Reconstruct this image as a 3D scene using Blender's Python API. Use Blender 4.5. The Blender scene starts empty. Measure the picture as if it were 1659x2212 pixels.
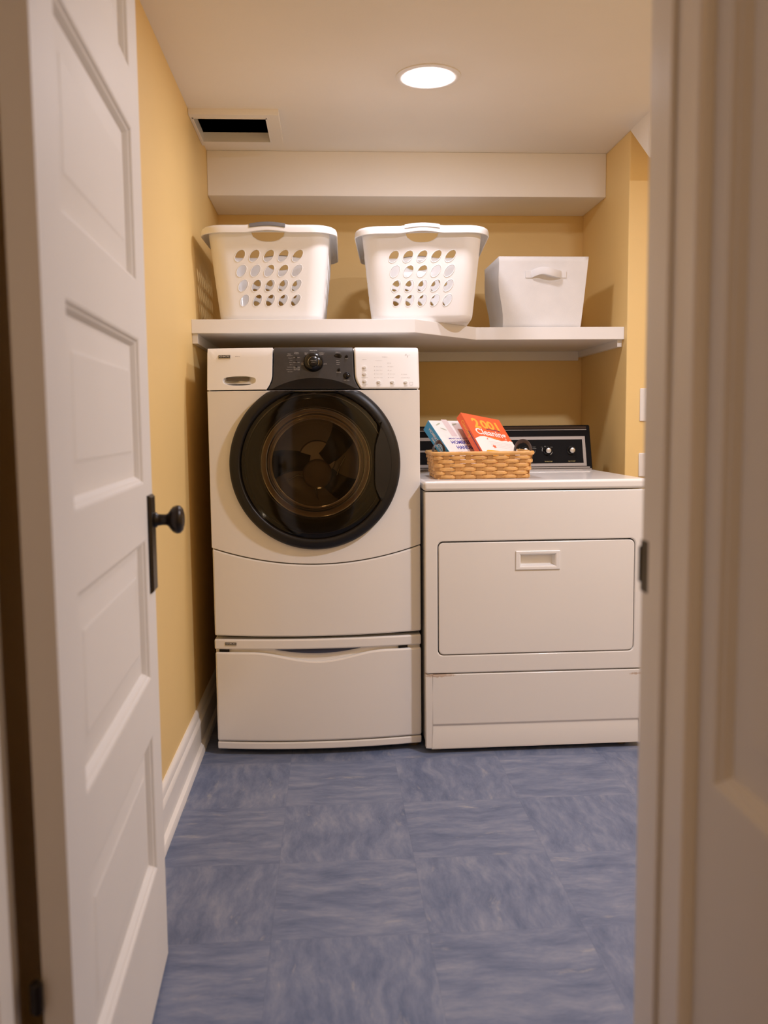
import bpy, bmesh, math, random
from mathutils import Vector, Matrix
random.seed(7)
PI = math.pi
S = bpy.context.scene
COL = S.collection

# ------------------------------------------------------------------ camera, light, exposure
cam = bpy.data.cameras.new('camera')
cam.sensor_fit = 'VERTICAL'; cam.sensor_height = 36.0; cam.sensor_width = 27.0
cam.lens = 1941.7 / 2212 * 36.0
cam.dof.use_dof = True; cam.dof.focus_distance = 2.95; cam.dof.aperture_fstop = 3.5
cam.clip_start = 0.02
co = bpy.data.objects.new('camera', cam); COL.objects.link(co)
PITCH, YAW, ROLL = math.radians(5.5665), math.radians(3.4437), math.radians(0.5619)
CAM_H = 1.0741
co.matrix_world = (Matrix.Translation((0, 0, CAM_H)) @ Matrix.Rotation(-YAW, 4, 'Z')
                   @ Matrix.Rotation(PI / 2 - PITCH, 4, 'X') @ Matrix.Rotation(-ROLL, 4, 'Z'))
S.camera = co
S.view_settings.view_transform = 'Standard'; S.view_settings.look = 'None'
S.view_settings.gamma = 1.0; S.view_settings.use_curve_mapping = False
S.view_settings.exposure = 0.07
S.cycles.max_bounces = 12; S.cycles.diffuse_bounces = 8; S.cycles.glossy_bounces = 6
S.cycles.transparent_max_bounces = 12
S.cycles.sample_clamp_indirect = 6.0
LAMP_STRENGTH = 138.0
LAMP_COLOR = (1.0, 0.94, 1.02)
ROOM_COLOR = (1.0, 0.99, 1.12)
HALL_POWER = 6.2
ROOM_POWER = 22.5
w = bpy.data.worlds.new('world'); S.world = w; w.use_nodes = True
w.node_tree.nodes['Background'].inputs[0].default_value = (1, 0.8, 0.6, 1)
w.node_tree.nodes['Background'].inputs[1].default_value = 0.0
hl = bpy.data.lights.new('hall_light', 'AREA'); hl.shape = 'DISK'; hl.size = 0.16
hl.energy = HALL_POWER; hl.color = (1.0, 0.62, 0.30)
ho = bpy.data.objects.new('hall_light', hl); COL.objects.link(ho); ho.location = (-0.25, -0.55, 2.12)

# second ceiling downlight of the laundry room, nearer the doorway than the picture reaches
rl = bpy.data.lights.new('room_light', 'AREA'); rl.shape = 'DISK'; rl.size = 0.14
rl.energy = ROOM_POWER; rl.color = ROOM_COLOR
ro = bpy.data.objects.new('room_light', rl); COL.objects.link(ro); ro.location = (1.22, 1.85, 2.13)

# ------------------------------------------------------------------ materials
def mat(name, color, rough=0.5, metal=0.0, spec=0.5, coat=0.0, emis=None, noise=None, bump=None):
    m = bpy.data.materials.new(name); m.use_nodes = True
    nt = m.node_tree; b = nt.nodes['Principled BSDF']
    b.inputs['Base Color'].default_value = (*color, 1); b.inputs['Roughness'].default_value = rough
    b.inputs['Metallic'].default_value = metal; b.inputs['Specular IOR Level'].default_value = spec
    b.inputs['Coat Weight'].default_value = coat; b.inputs['Coat Roughness'].default_value = 0.08
    if emis:
        b.inputs['Emission Color'].default_value = (*emis[0], 1); b.inputs['Emission Strength'].default_value = emis[1]
    tc = nt.nodes.new('ShaderNodeTexCoord')
    if noise:                                     # (scale, amount) or (scale, amount, stretch)
        mp = nt.nodes.new('ShaderNodeMapping'); nt.links.new(tc.outputs['Object'], mp.inputs[0])
        if len(noise) > 2: mp.inputs['Scale'].default_value = noise[2]
        n = nt.nodes.new('ShaderNodeTexNoise'); n.inputs['Scale'].default_value = noise[0]; n.inputs['Detail'].default_value = 4
        nt.links.new(mp.outputs[0], n.inputs['Vector'])
        r = nt.nodes.new('ShaderNodeValToRGB'); a = noise[1]
        r.color_ramp.elements[0].position = 0.3; r.color_ramp.elements[1].position = 0.7
        r.color_ramp.elements[0].color = (*[c * (1 - a) for c in color], 1)
        r.color_ramp.elements[1].color = (*[min(1, c * (1 + a)) for c in color], 1)
        nt.links.new(n.outputs['Fac'], r.inputs[0]); nt.links.new(r.outputs[0], b.inputs['Base Color'])
    if bump:                                      # (scale, strength)
        n2 = nt.nodes.new('ShaderNodeTexNoise'); n2.inputs['Scale'].default_value = bump[0]; n2.inputs['Detail'].default_value = 3
        nt.links.new(tc.outputs['Object'], n2.inputs['Vector'])
        bp = nt.nodes.new('ShaderNodeBump'); bp.inputs['Strength'].default_value = bump[1]; bp.inputs['Distance'].default_value = 0.002
        nt.links.new(n2.outputs['Fac'], bp.inputs['Height']); nt.links.new(bp.outputs[0], b.inputs['Normal'])
    return m

M = {}
M['wall'] = mat('yellow_wall_paint', (0.81, 0.59, 0.25), 0.55, noise=(2.5, 0.02), bump=(180, 0.12))
M['ceil'] = mat('cream_ceiling_paint', (0.85, 0.81, 0.745), 0.85, noise=(3, 0.015), bump=(150, 0.1))
M['trim'] = mat('white_trim_paint', (0.86, 0.84, 0.81), 0.33, noise=(4, 0.015))
M['door'] = mat('white_door_paint', (0.73, 0.72, 0.71), 0.55, spec=0.3, noise=(3, 0.015))
M['hall'] = mat('hall_wall_paint', (0.62, 0.50, 0.36), 0.6, noise=(3, 0.02))
M['shelf'] = mat('shelf_paint', (0.79, 0.78, 0.77), 0.4, noise=(5, 0.015))
M['appl'] = mat('white_enamel', (0.83, 0.82, 0.81), 0.26, coat=0.3, noise=(3, 0.01))
M['appl2'] = mat('white_plastic', (0.84, 0.835, 0.83), 0.3, coat=0.2, noise=(5, 0.01))
M['dryer'] = mat('ivory_enamel', (0.82, 0.805, 0.785), 0.28, coat=0.3, noise=(3, 0.012))
M['blackp'] = mat('black_plastic', (0.010, 0.009, 0.009), 0.38, spec=0.35, noise=(8, 0.15))
M['charcoal'] = mat('charcoal_plastic', (0.040, 0.037, 0.036), 0.4, noise=(60, 0.1))
M['gloss_black'] = mat('gloss_black', (0.006, 0.005, 0.005), 0.22, spec=0.35, coat=0.15, noise=(8, 0.1))
M['gap'] = mat('dark_gap', (0.012, 0.010, 0.009), 0.9, noise=(8, 0.1))
M['slot'] = mat('slot_brown', (0.10, 0.078, 0.058), 0.3, noise=(8, 0.2))
M['navy'] = mat('slate_blue_plastic', (0.045, 0.050, 0.085), 0.4, noise=(8, 0.1))
M['boot'] = mat('dark_grey_rubber', (0.085, 0.078, 0.066), 0.45, noise=(8, 0.1))
M['hub'] = mat('hub_plastic', (0.60, 0.50, 0.44), 0.45, noise=(8, 0.03))
M['gasket'] = mat('grey_rubber', (0.05, 0.045, 0.04), 0.5, noise=(8, 0.1))
M['steel'] = mat('drum_steel', (0.62, 0.56, 0.46), 0.32, metal=0.85, noise=(10, 0.05))
M['chrome'] = mat('chrome', (0.72, 0.70, 0.67), 0.18, metal=1.0, noise=(20, 0.03))
M['bright_trim'] = mat('bright_trim', (0.42, 0.38, 0.34), 0.5, metal=0.3, noise=(20, 0.03))
M['dial_cap'] = mat('dial_cap_metal', (0.55, 0.54, 0.53), 0.35, metal=0.8, noise=(20, 0.03))
M['silver'] = mat('brushed_silver', (0.24, 0.205, 0.175), 0.5, metal=0.6, noise=(40, 0.06, (0.1, 1, 6)))
M['face'] = mat('console_black', (0.006, 0.005, 0.005), 0.6, spec=0.08, noise=(8, 0.1))
M['walnut'] = mat('dark_woodgrain', (0.040, 0.023, 0.013), 0.65, spec=0.1, noise=(30, 0.5, (0.08, 1, 3)))
M['print_w'] = mat('white_print', (0.62, 0.60, 0.57), 0.5, noise=(30, 0.02))
M['print_g'] = mat('grey_print', (0.36, 0.33, 0.32), 0.5, noise=(30, 0.02))
M['print_y'] = mat('yellow_print', (0.50, 0.40, 0.12), 0.5, noise=(30, 0.02))
M['badge'] = mat('badge_silver', (0.50, 0.47, 0.42), 0.35, metal=0.5, noise=(30, 0.04))
M['basket'] = mat('white_basket_plastic', (0.85, 0.85, 0.85), 0.38, coat=0.15, noise=(4, 0.01))
M['grip_d'] = mat('grey_grip_rubber', (0.16, 0.155, 0.155), 0.55, noise=(20, 0.05))
M['grip_l'] = mat('pale_grip_rubber', (0.60, 0.585, 0.59), 0.55, noise=(20, 0.03))
M['fabric'] = mat('white_canvas', (0.74, 0.735, 0.735), 0.8, noise=(14, 0.03), bump=(420, 0.25))
M['wicker'] = mat('honey_wicker', (0.70, 0.39, 0.13), 0.5, noise=(34, 0.16, (1, 1, 4)))
M['wicker_d'] = mat('brown_wicker_stake', (0.47, 0.24, 0.075), 0.55, noise=(30, 0.18))
M['leather'] = mat('dark_leather', (0.045, 0.024, 0.018), 0.4, noise=(30, 0.2))
M['bronze'] = mat('oil_rubbed_bronze', (0.016, 0.010, 0.007), 0.33, metal=0.3, spec=0.4, noise=(25, 0.3))
M['b_orange'] = mat('orange_cover', (0.83, 0.125, 0.035), 0.35, noise=(10, 0.03))
M['b_yellow'] = mat('amber_ink', (0.92, 0.42, 0.05), 0.4, noise=(10, 0.02))
M['b_white'] = mat('white_ink', (0.85, 0.82, 0.79), 0.4, noise=(10, 0.02))
M['b_purple'] = mat('purple_ink', (0.17, 0.03, 0.09), 0.4, noise=(10, 0.02))
M['b_blue'] = mat('blue_cover', (0.05, 0.33, 0.58), 0.35, noise=(10, 0.03))
M['b_navy'] = mat('navy_ink', (0.07, 0.07, 0.33), 0.4, noise=(10, 0.02))
M['b_cover'] = mat('pale_cover', (0.78, 0.755, 0.73), 0.35, noise=(22, 0.06))
M['b_pink'] = mat('pink_stripe', (0.66, 0.56, 0.55), 0.4, noise=(10, 0.03))
M['b_green'] = mat('sage_ink', (0.40, 0.44, 0.33), 0.4, noise=(10, 0.1))
M['pages'] = mat('page_edges', (0.80, 0.76, 0.67), 0.8, noise=(60, 0.05, (1, 1, 8)))
M['duct'] = mat('duct_dark', (0.006, 0.005, 0.004), 0.9, noise=(5, 0.2))
M['lens'] = mat('lamp_lens', (0.9, 0.9, 0.9), 0.5, emis=(LAMP_COLOR, LAMP_STRENGTH), noise=(5, 0.01))
M['plate'] = mat('switch_plate_white', (0.78, 0.76, 0.74), 0.35, noise=(10, 0.01))
M['brass'] = mat('foot_rubber', (0.16, 0.11, 0.06), 0.5, noise=(10, 0.1))

def glass_mat(nm, col):
    m = bpy.data.materials.new(nm); m.use_nodes = True
    nt = m.node_tree; nt.nodes.clear()
    out = nt.nodes.new('ShaderNodeOutputMaterial'); mix = nt.nodes.new('ShaderNodeMixShader')
    tr = nt.nodes.new('ShaderNodeBsdfTransparent'); tr.inputs[0].default_value = (*col, 1)
    gl = nt.nodes.new('ShaderNodeBsdfGlossy'); gl.inputs['Roughness'].default_value = 0.06
    gl.inputs[0].default_value = (0.8, 0.8, 0.8, 1)
    fr = nt.nodes.new('ShaderNodeFresnel'); fr.inputs[0].default_value = 1.45
    nt.links.new(fr.outputs[0], mix.inputs[0]); nt.links.new(tr.outputs[0], mix.inputs[1]); nt.links.new(gl.outputs[0], mix.inputs[2])
    nt.links.new(mix.outputs[0], out.inputs[0])
    return m
M['glass'] = glass_mat('smoked_glass', (0.60, 0.54, 0.43))
M['glass_clear'] = glass_mat('bowl_glass', (0.88, 0.88, 0.86))

def floor_mat():
    m = bpy.data.materials.new('marbled_blue_tile'); m.use_nodes = True
    nt = m.node_tree; N = nt.nodes; L = nt.links; b = N['Principled BSDF']
    def nd(t, **k):
        n = N.new('ShaderNode' + t)
        for a, v in k.items(): setattr(n, a, v)
        return n
    def math_(op, a, v=None):
        n = nd('Math', operation=op); L.new(a, n.inputs[0])
        if v is not None:
            if isinstance(v, (int, float)): n.inputs[1].default_value = v
            else: L.new(v, n.inputs[1])
        return n.outputs[0]
    tc = nd('TexCoord'); sp = nd('SeparateXYZ'); L.new(tc.outputs['Object'], sp.inputs[0])
    T = 0.333
    ux = math_('DIVIDE', math_('ADD', sp.outputs[0], 0.138), T)
    uy = math_('DIVIDE', math_('SUBTRACT', sp.outputs[1], 1.80), T)
    ix = math_('FLOOR', ux); iy = math_('FLOOR', uy)
    par = math_('ABSOLUTE', math_('MODULO', math_('ADD', ix, iy), 2.0))
    idv = nd('CombineXYZ'); L.new(ix, idv.inputs[0]); L.new(iy, idv.inputs[1])
    wn = nd('TexWhiteNoise', noise_dimensions='3D'); L.new(idv.outputs[0], wn.inputs['Vector'])
    off = nd('VectorMath', operation='SCALE'); L.new(wn.outputs['Color'], off.inputs[0]); off.inputs['Scale'].default_value = 37.0
    base = nd('VectorMath', operation='ADD'); L.new(tc.outputs['Object'], base.inputs[0]); L.new(off.outputs[0], base.inputs[1])
    # a gentle warp so the streaks wander
    wr = nd('TexNoise'); wr.inputs['Scale'].default_value = 5.0; wr.inputs['Detail'].default_value = 3; L.new(base.outputs[0], wr.inputs['Vector'])
    ws = nd('VectorMath', operation='SCALE'); L.new(wr.outputs['Color'], ws.inputs[0]); ws.inputs['Scale'].default_value = 0.07
    wp = nd('VectorMath', operation='ADD'); L.new(base.outputs[0], wp.inputs[0]); L.new(ws.outputs[0], wp.inputs[1])
    def streak(scale, det, sx, sy):
        mp = nd('Mapping'); mp.inputs['Scale'].default_value = (sx, sy, 1); L.new(wp.outputs[0], mp.inputs[0])
        n = nd('TexNoise'); n.inputs['Scale'].default_value = scale; n.inputs['Detail'].default_value = det; n.inputs['Roughness'].default_value = 0.70
        L.new(mp.outputs[0], n.inputs['Vector']); return n.outputs['Fac']
    def both(scale, det, k):
        a = streak(scale, det, 1, k); c = streak(scale, det, k, 1.0)
        mx = nd('Mix'); L.new(par, mx.inputs[0]); L.new(a, mx.inputs[2]); L.new(c, mx.inputs[3]); return mx.outputs[0]
    f1 = both(7.0, 12, 3.6); f2 = both(8.0, 10, 4.0)
    r = nd('ValToRGB'); e = r.color_ramp.elements
    e[0].position = 0.30; e[0].color = (0.080, 0.112, 0.200, 1)
    e[1].position = 0.72; e[1].color = (0.245, 0.27, 0.35, 1)
    k = e.new(0.50); k.color = (0.145, 0.178, 0.275, 1)
    L.new(f1, r.inputs[0])
    r2 = nd('ValToRGB'); e = r2.color_ramp.elements
    e[0].position = 0.60; e[0].color = (0, 0, 0, 1); e[1].position = 0.78; e[1].color = (0.75, 0.75, 0.75, 1)
    L.new(f2, r2.inputs[0])
    mx = nd('Mix', data_type='RGBA'); L.new(r2.outputs[0], mx.inputs[0]); L.new(r.outputs[0], mx.inputs[6]); mx.inputs[7].default_value = (0.42, 0.40, 0.38, 1)
    # thin joint between the tiles
    def edge(u):
        fr = math_('FRACT', u); d = math_('ABSOLUTE', math_('SUBTRACT', fr, 0.5)); return math_('GREATER_THAN', d, 0.497)
    jt = math_('MULTIPLY', math_('MAXIMUM', edge(ux), edge(uy)), 0.22)
    mj = nd('Mix', data_type='RGBA'); L.new(jt, mj.inputs[0]); L.new(mx.outputs[2], mj.inputs[6]); mj.inputs[7].default_value = (0.08, 0.105, 0.17, 1)
    L.new(mj.outputs[2], b.inputs['Base Color'])
    b.inputs['Roughness'].default_value = 0.42; b.inputs['Specular IOR Level'].default_value = 0.4
    bp = nd('Bump'); bp.inputs['Strength'].default_value = 0.08; bp.inputs['Distance'].default_value = 0.002
    L.new(f1, bp.inputs['Height']); L.new(bp.outputs[0], b.inputs['Normal'])
    return m
M['floor'] = floor_mat()

def rust_mat():
    """ivory enamel with small rust marks in the two upper corners of the toe panel"""
    m = mat('ivory_enamel_rusted', (0.82, 0.805, 0.785), 0.28, coat=0.3)
    nt = m.node_tree; N = nt.nodes; L = nt.links; b = N['Principled BSDF']
    tc = N.new('ShaderNodeTexCoord')
    def blob(c, sc, rad):
        mp = N.new('ShaderNodeMapping'); mp.inputs['Scale'].default_value = sc
        mp.inputs['Location'].default_value = tuple(-a * s for a, s in zip(c, sc)); L.new(tc.outputs['Object'], mp.inputs[0])
        ln = N.new('ShaderNodeVectorMath'); ln.operation = 'LENGTH'; L.new(mp.outputs[0], ln.inputs[0])
        n = N.new('ShaderNodeTexNoise'); n.inputs['Scale'].default_value = 70; n.inputs['Detail'].default_value = 5; L.new(tc.outputs['Object'], n.inputs['Vector'])
        a = N.new('ShaderNodeMath'); a.operation = 'MULTIPLY_ADD'; L.new(n.outputs['Fac'], a.inputs[0]); a.inputs[1].default_value = -rad * 2.0; L.new(ln.outputs['Value'], a.inputs[2])
        r = N.new('ShaderNodeMapRange'); r.inputs['From Min'].default_value = -rad * 0.10; r.inputs['From Max'].default_value = -rad * 0.55
        L.new(a.outputs[0], r.inputs['Value']); return r.outputs[0]
    s1 = blob((0.04, 0.0, 0.262), (0.35, 0.0, 2.2), 0.022); s2 = blob((0.695, 0.0, 0.250), (0.5, 0.0, 3.0), 0.016)
    mx = N.new('ShaderNodeMath'); mx.operation = 'MAXIMUM'; L.new(s1, mx.inputs[0]); L.new(s2, mx.inputs[1])
    sc = N.new('ShaderNodeMath'); sc.operation = 'MULTIPLY'; L.new(mx.outputs[0], sc.inputs[0]); sc.inputs[1].default_value = 0.6
    c = N.new('ShaderNodeMix'); c.data_type = 'RGBA'; L.new(sc.outputs[0], c.inputs[0])
    c.inputs[6].default_value = (0.82, 0.805, 0.785, 1); c.inputs[7].default_value = (0.42, 0.22, 0.08, 1)
    L.new(c.outputs[2], b.inputs['Base Color'])
    return m
M['rust'] = rust_mat()

# ------------------------------------------------------------------ mesh helpers
def lerp(a, b, t): return a + (b - a) * t

class MB:
    def __init__(self): self.v = []; self.f = []
    def add(self, vs, fs):
        o = len(self.v); self.v += [tuple(p) for p in vs]; self.f += [tuple(i + o for i in f) for f in fs]; return self
    def box(self, x0, x1, y0, y1, z0, z1):
        vs = [(x, y, z) for x in (x0, x1) for y in (y0, y1) for z in (z0, z1)]
        return self.add(vs, [(0, 1, 3, 2), (4, 6, 7, 5), (0, 4, 5, 1), (2, 3, 7, 6), (0, 2, 6, 4), (1, 5, 7, 3)])
    def prism(self, pts, a0, a1, axis):
        """closed polygon pts extruded from a0 to a1 along axis; pts are the two other coordinates in x,y,z order"""
        def P(p, a):
            q = list(p); q.insert(axis, a); return tuple(q)
        n = len(pts); vs = [P(p, a0) for p in pts] + [P(p, a1) for p in pts]
        return self.add(vs, [tuple(range(n)), tuple(range(2 * n - 1, n - 1, -1))] + [(i, (i + 1) % n, n + (i + 1) % n, n + i) for i in range(n)])
    def loops(self, loops, cap0=False, cap1=False, closed=True):
        """skin between consecutive vertex loops"""
        n = len(loops[0]); vs = [p for l in loops for p in l]; fs = []
        for k in range(len(loops) - 1):
            for i in range(n if closed else n - 1):
                j = (i + 1) % n; fs.append((k * n + i, k * n + j, (k + 1) * n + j, (k + 1) * n + i))
        if cap0: fs.append(tuple(range(n)))
        if cap1: fs.append(tuple(range((len(loops) - 1) * n, len(loops) * n)))
        return self.add(vs, fs)
    def lathe(self, prof, center, axis='z', seg=48, cap0=False, cap1=False, flip=1):
        """prof = [(radius, along)]"""
        L = []
        for r, a in prof:
            ring = []
            for i in range(seg):
                t = 2 * PI * i / seg; c, s = r * math.cos(t), r * math.sin(t)
                if axis == 'z': p = (c, s, a)
                elif axis == 'y': p = (c, a, s)
                else: p = (a, c, s)
                ring.append(tuple(center[k] + p[k] for k in range(3)))
            L.append(ring)
        return self.loops(L, cap0, cap1)
    def tube(self, path, r, seg=10, flat=None):
        """path of points; flat=(half width, half thick, up vector) gives a strap section"""
        L = []; n = len(path); P = [Vector(p) for p in path]
        for i, p in enumerate(P):
            d = (P[min(i + 1, n - 1)] - P[max(i - 1, 0)]).normalized()
            up = Vector(flat[2]) if flat else (Vector((0, 0, 1)) if abs(d.z) < 0.9 else Vector((1, 0, 0)))
            s = d.cross(up).normalized(); u = s.cross(d).normalized()
            if flat:
                a, b_ = flat[0], flat[1]
                ring = [p + s * x * b_ + u * y * a for x, y in ((-1, -.9), (-.6, -1), (.6, -1), (1, -.9), (1, .9), (.6, 1), (-.6, 1), (-1, .9))]
            else:
                ring = [p + s * math.cos(2 * PI * k / seg) * r + u * math.sin(2 * PI * k / seg) * r for k in range(seg)]
            L.append(ring)
        return self.loops(L, True, True)
    def build(self, name, m, parent=None, bevel=0, seg=2, smooth=True, solid=0, angle=40, merge=1e-5, sub=0):
        bm = bmesh.new(); vs = [bm.verts.new(p) for p in self.v]
        for f in self.f:
            if len(set(f)) > 2:
                try: bm.faces.new([vs[i] for i in f])
                except ValueError: pass
        if merge: bmesh.ops.remove_doubles(bm, verts=bm.verts, dist=merge)
        bmesh.ops.recalc_face_normals(bm, faces=bm.faces)
        me = bpy.data.meshes.new(name); bm.to_mesh(me); bm.free()
        return link(name, me, m, parent, bevel, seg, smooth, solid, angle, sub)

def link(name, me, m, parent=None, bevel=0, seg=2, smooth=True, solid=0, angle=40, sub=0):
    o = bpy.data.objects.new(name, me); COL.objects.link(o); me.materials.append(m)
    if smooth:
        for p in me.polygons: p.use_smooth = True
        me.set_sharp_from_angle(angle=math.radians(angle))
    if solid:
        s = o.modifiers.new('solid', 'SOLIDIFY'); s.thickness = solid; s.offset = -1
    if sub:
        s = o.modifiers.new('sub', 'SUBSURF'); s.levels = sub; s.render_levels = sub
    if bevel:
        b = o.modifiers.new('bevel', 'BEVEL'); b.width = bevel; b.segments = seg; b.limit_method = 'ANGLE'; b.angle_limit = math.radians(35)
        b.harden_normals = False
    if parent: o.parent = parent
    return o

def thing(name, label, cat, loc=(0, 0, 0), rz=0, group=None):
    o = bpy.data.objects.new(name, None); COL.objects.link(o); o.empty_display_size = 0.05
    o.location = loc; o.rotation_euler = (0, 0, rz); o['label'] = label; o['category'] = cat
    if group: o['group'] = group
    return o
def tag(o, label, cat, group=None):
    o['label'] = label; o['category'] = cat
    if group: o['group'] = group
    return o
def struct(o): o['kind'] = 'structure'; return o

class Text:
    """collects several lines of lettering into one mesh"""
    def __init__(self): self.items = []
    def add(self, s, M4, width=None, height=None, align='CENTER', bold=0.0, depth=0.0003, shear=0.0):
        c = bpy.data.curves.new('t', 'FONT'); c.body = s; c.align_x = align; c.align_y = 'CENTER'; c.size = 1.0
        c.extrude = 0; c.offset = bold; c.resolution_u = 3; c.shear = shear
        o = bpy.data.objects.new('t', c); COL.objects.link(o)
        dg = bpy.context.evaluated_depsgraph_get(); dg.update()
        me = bpy.data.meshes.new_from_object(o.evaluated_get(dg))
        xs = [v.co.x for v in me.vertices]; ys = [v.co.y for v in me.vertices]
        if xs:
            wd, hd = max(xs) - min(xs), max(ys) - min(ys)
            sx = width / wd if width else height / hd; sy = height / hd if height else sx
            cx = {'CENTER': (max(xs) + min(xs)) / 2, 'LEFT': min(xs), 'RIGHT': max(xs)}[align]; cy = (max(ys) + min(ys)) / 2
            self.items.append(([tuple(M4((v.co.x - cx) * sx, (v.co.y - cy) * sy, depth)) for v in me.vertices], [tuple(p.vertices) for p in me.polygons]))
        bpy.data.objects.remove(o); bpy.data.meshes.remove(me); bpy.data.curves.remove(c)
        return self
    def bar(self, x0, x1, y0, y1, M4, depth=0.0003):
        return self.poly(((x0, y0), (x1, y0), (x1, y1), (x0, y1)), M4, depth)
    def poly(self, pts, M4, depth=0.0003):
        self.items.append(([tuple(M4(x, y, depth)) for x, y in pts], [tuple(range(len(pts)))])); return self
    def build(self, name, m, parent):
        objs = []
        for v, f in self.items:
            me = bpy.data.meshes.new(name); me.from_pydata(v, [], f); me.update()
            objs.append(link(name, me, m, parent, smooth=False))
        return objs

def rrect(x0, x1, z0, z1, r, n=6):
    P = []
    for cx, cz, a0 in ((x1 - r, z0 + r, -90), (x1 - r, z1 - r, 0), (x0 + r, z1 - r, 90), (x0 + r, z0 + r, 180)):
        for i in range(n + 1):
            a = math.radians(a0 + 90 * i / n); P.append((cx + r * math.cos(a), cz + r * math.sin(a)))
    return P
def ray_poly(c, d, poly):
    best = None; n = len(poly)
    for i in range(n):
        (x1, y1), (x2, y2) = poly[i], poly[(i + 1) % n]
        ex, ey = x2 - x1, y2 - y1; den = d[0] * ey - d[1] * ex
        if abs(den) < 1e-12: continue
        t = ((x1 - c[0]) * ey - (y1 - c[1]) * ex) / den; u = ((x1 - c[0]) * d[1] - (y1 - c[1]) * d[0]) / den
        if t > 0 and -1e-6 <= u <= 1 + 1e-6 and (best is None or t > best): best = t
    return best
def ring_plate(mb, outer, hole, yfn, th, c, n=120, k=5):
    """flat plate in x,z with outline `outer` and hole `hole`, both star shaped about c; yfn(x,z) is its front"""
    ang = sorted(set([round(2 * PI * i / n, 6) for i in range(n)] + [round(math.atan2(p[1] - c[1], p[0] - c[0]) % (2 * PI), 6) for p in list(outer) + list(hole)]))
    a2 = [ang[0]]
    for a in ang[1:]:
        if a - a2[-1] > 1e-4: a2.append(a)
    fl, bl = [], []
    for j in range(k + 1):
        F, B = [], []
        for a in a2:
            d = (math.cos(a), math.sin(a)); ro = ray_poly(c, d, outer); ri = ray_poly(c, d, hole)
            r = lerp(ro, ri, j / k); x, z = c[0] + d[0] * r, c[1] + d[1] * r; y = yfn(x, z)
            F.append((x, y, z)); B.append((x, y + th, z))
        fl.append(F); bl.append(B)
    mb.loops(fl + bl[::-1] + [fl[0]])
    return mb
def plate(mb, x0, x1, zb, zt, yfn, th, nx=16, nz=4):
    """curved solid plate; x0/x1 functions of t in 0..1 (bottom to top), zb/zt functions of x"""
    F, B = [], []
    for j in range(nz + 1):
        t = j / nz; rowF, rowB = [], []
        for i in range(nx + 1):
            x = lerp(x0(t), x1(t), i / nx); z = lerp(zb(x), zt(x), t); y = yfn(x, z)
            rowF.append((x, y, z)); rowB.append((x, y + th, z))
        F.append(rowF); B.append(rowB)
    L = [f + b[::-1] for f, b in zip(F, B)]
    mb.loops(L)
    for rowF, rowB in ((F[0], B[0]), (F[-1], B[-1])):
        vs = rowF + rowB; n = nx + 1
        mb.add(vs, [(i, i + 1, n + i + 1, n + i) for i in range(nx)])
    return mb
K = lambda v: (lambda *_: v)

# ------------------------------------------------------------------ room shell
XL, XR, YB, YS, YF = -0.456, 1.1175, 3.954, 3.628, 3.345
ZC, ZS = 2.136, 1.966
DY0, DY1 = 0.892, 1.02            # the wall the doorway pierces
JL, JR = -0.372, 0.3622            # clear opening of the doorway
RX = 1.95                         # right end of the room beyond the doorway wall
struct(MB().box(-1.1, 2.0, -1.6, 4.05, -0.06, 0.0).build('floor', M['floor'], smooth=False))
# ceiling with the opening of the register left out
vx0, vx1, vy0, vy1 = -0.447, -0.195, 3.198, 3.455
c = MB()
c.box(-1.1, 2.0, -1.6, vy0, ZC, ZC + 0.06); c.box(-1.1, 2.0, vy1, 4.05, ZC, ZC + 0.06)
c.box(-1.1, vx0, vy0, vy1, ZC, ZC + 0.06); c.box(vx1, 2.0, vy0, vy1, ZC, ZC + 0.06)
struct(c.build('ceiling', M['ceil'], smooth=False))
struct(MB().box(XL - 0.1, XL, DY1, YB, 0, ZC).build('wall_left', M['wall'], smooth=False))
struct(MB().box(XL - 0.1, XR + 0.1, YB, YB + 0.1, 0, ZC).build('wall_back', M['wall'], smooth=False))
struct(MB().box(XR, RX, YF, YB, 0, ZC).build('wall_right', M['wall'], smooth=False, bevel=0.004))
struct(MB().box(RX, RX + 0.1, DY1, YF, 0, ZC).build('wall_far_right', M['wall'], smooth=False))
struct(MB().box(XL, XR, YS, YB, ZS, ZC).build('wall_soffit', M['ceil'], smooth=False, bevel=0.003))
struct(MB().prism([(YF, ZC), (3.14, ZC), (3.14, 1.981)], XR, RX, 0).build('wall_stair_soffit', M['ceil'], smooth=False))
fw = MB(); fw.box(-1.1, JL - 0.018, DY0, DY1, 0, ZC); fw.box(JR + 0.018, 2.0, DY0, DY1, 0, ZC); fw.box(JL - 0.018, JR + 0.018, DY0, DY1, 2.05, ZC)
struct(fw.build('wall_front', M['wall'], smooth=False))
hw = MB(); hw.box(-1.1, -1.0, -1.6, DY0, 0, ZC)
struct(hw.build('wall_hall_left', M['hall'], smooth=False))
struct(MB().box(-1.0, 2.0, -1.6, -1.5, 0, ZC).build('wall_hall_back', M['hall'], smooth=False))
struct(MB().box(0.42, 0.52, -1.5, DY0, 0, ZC).build('wall_hall_right', M['hall'], smooth=False))

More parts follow.
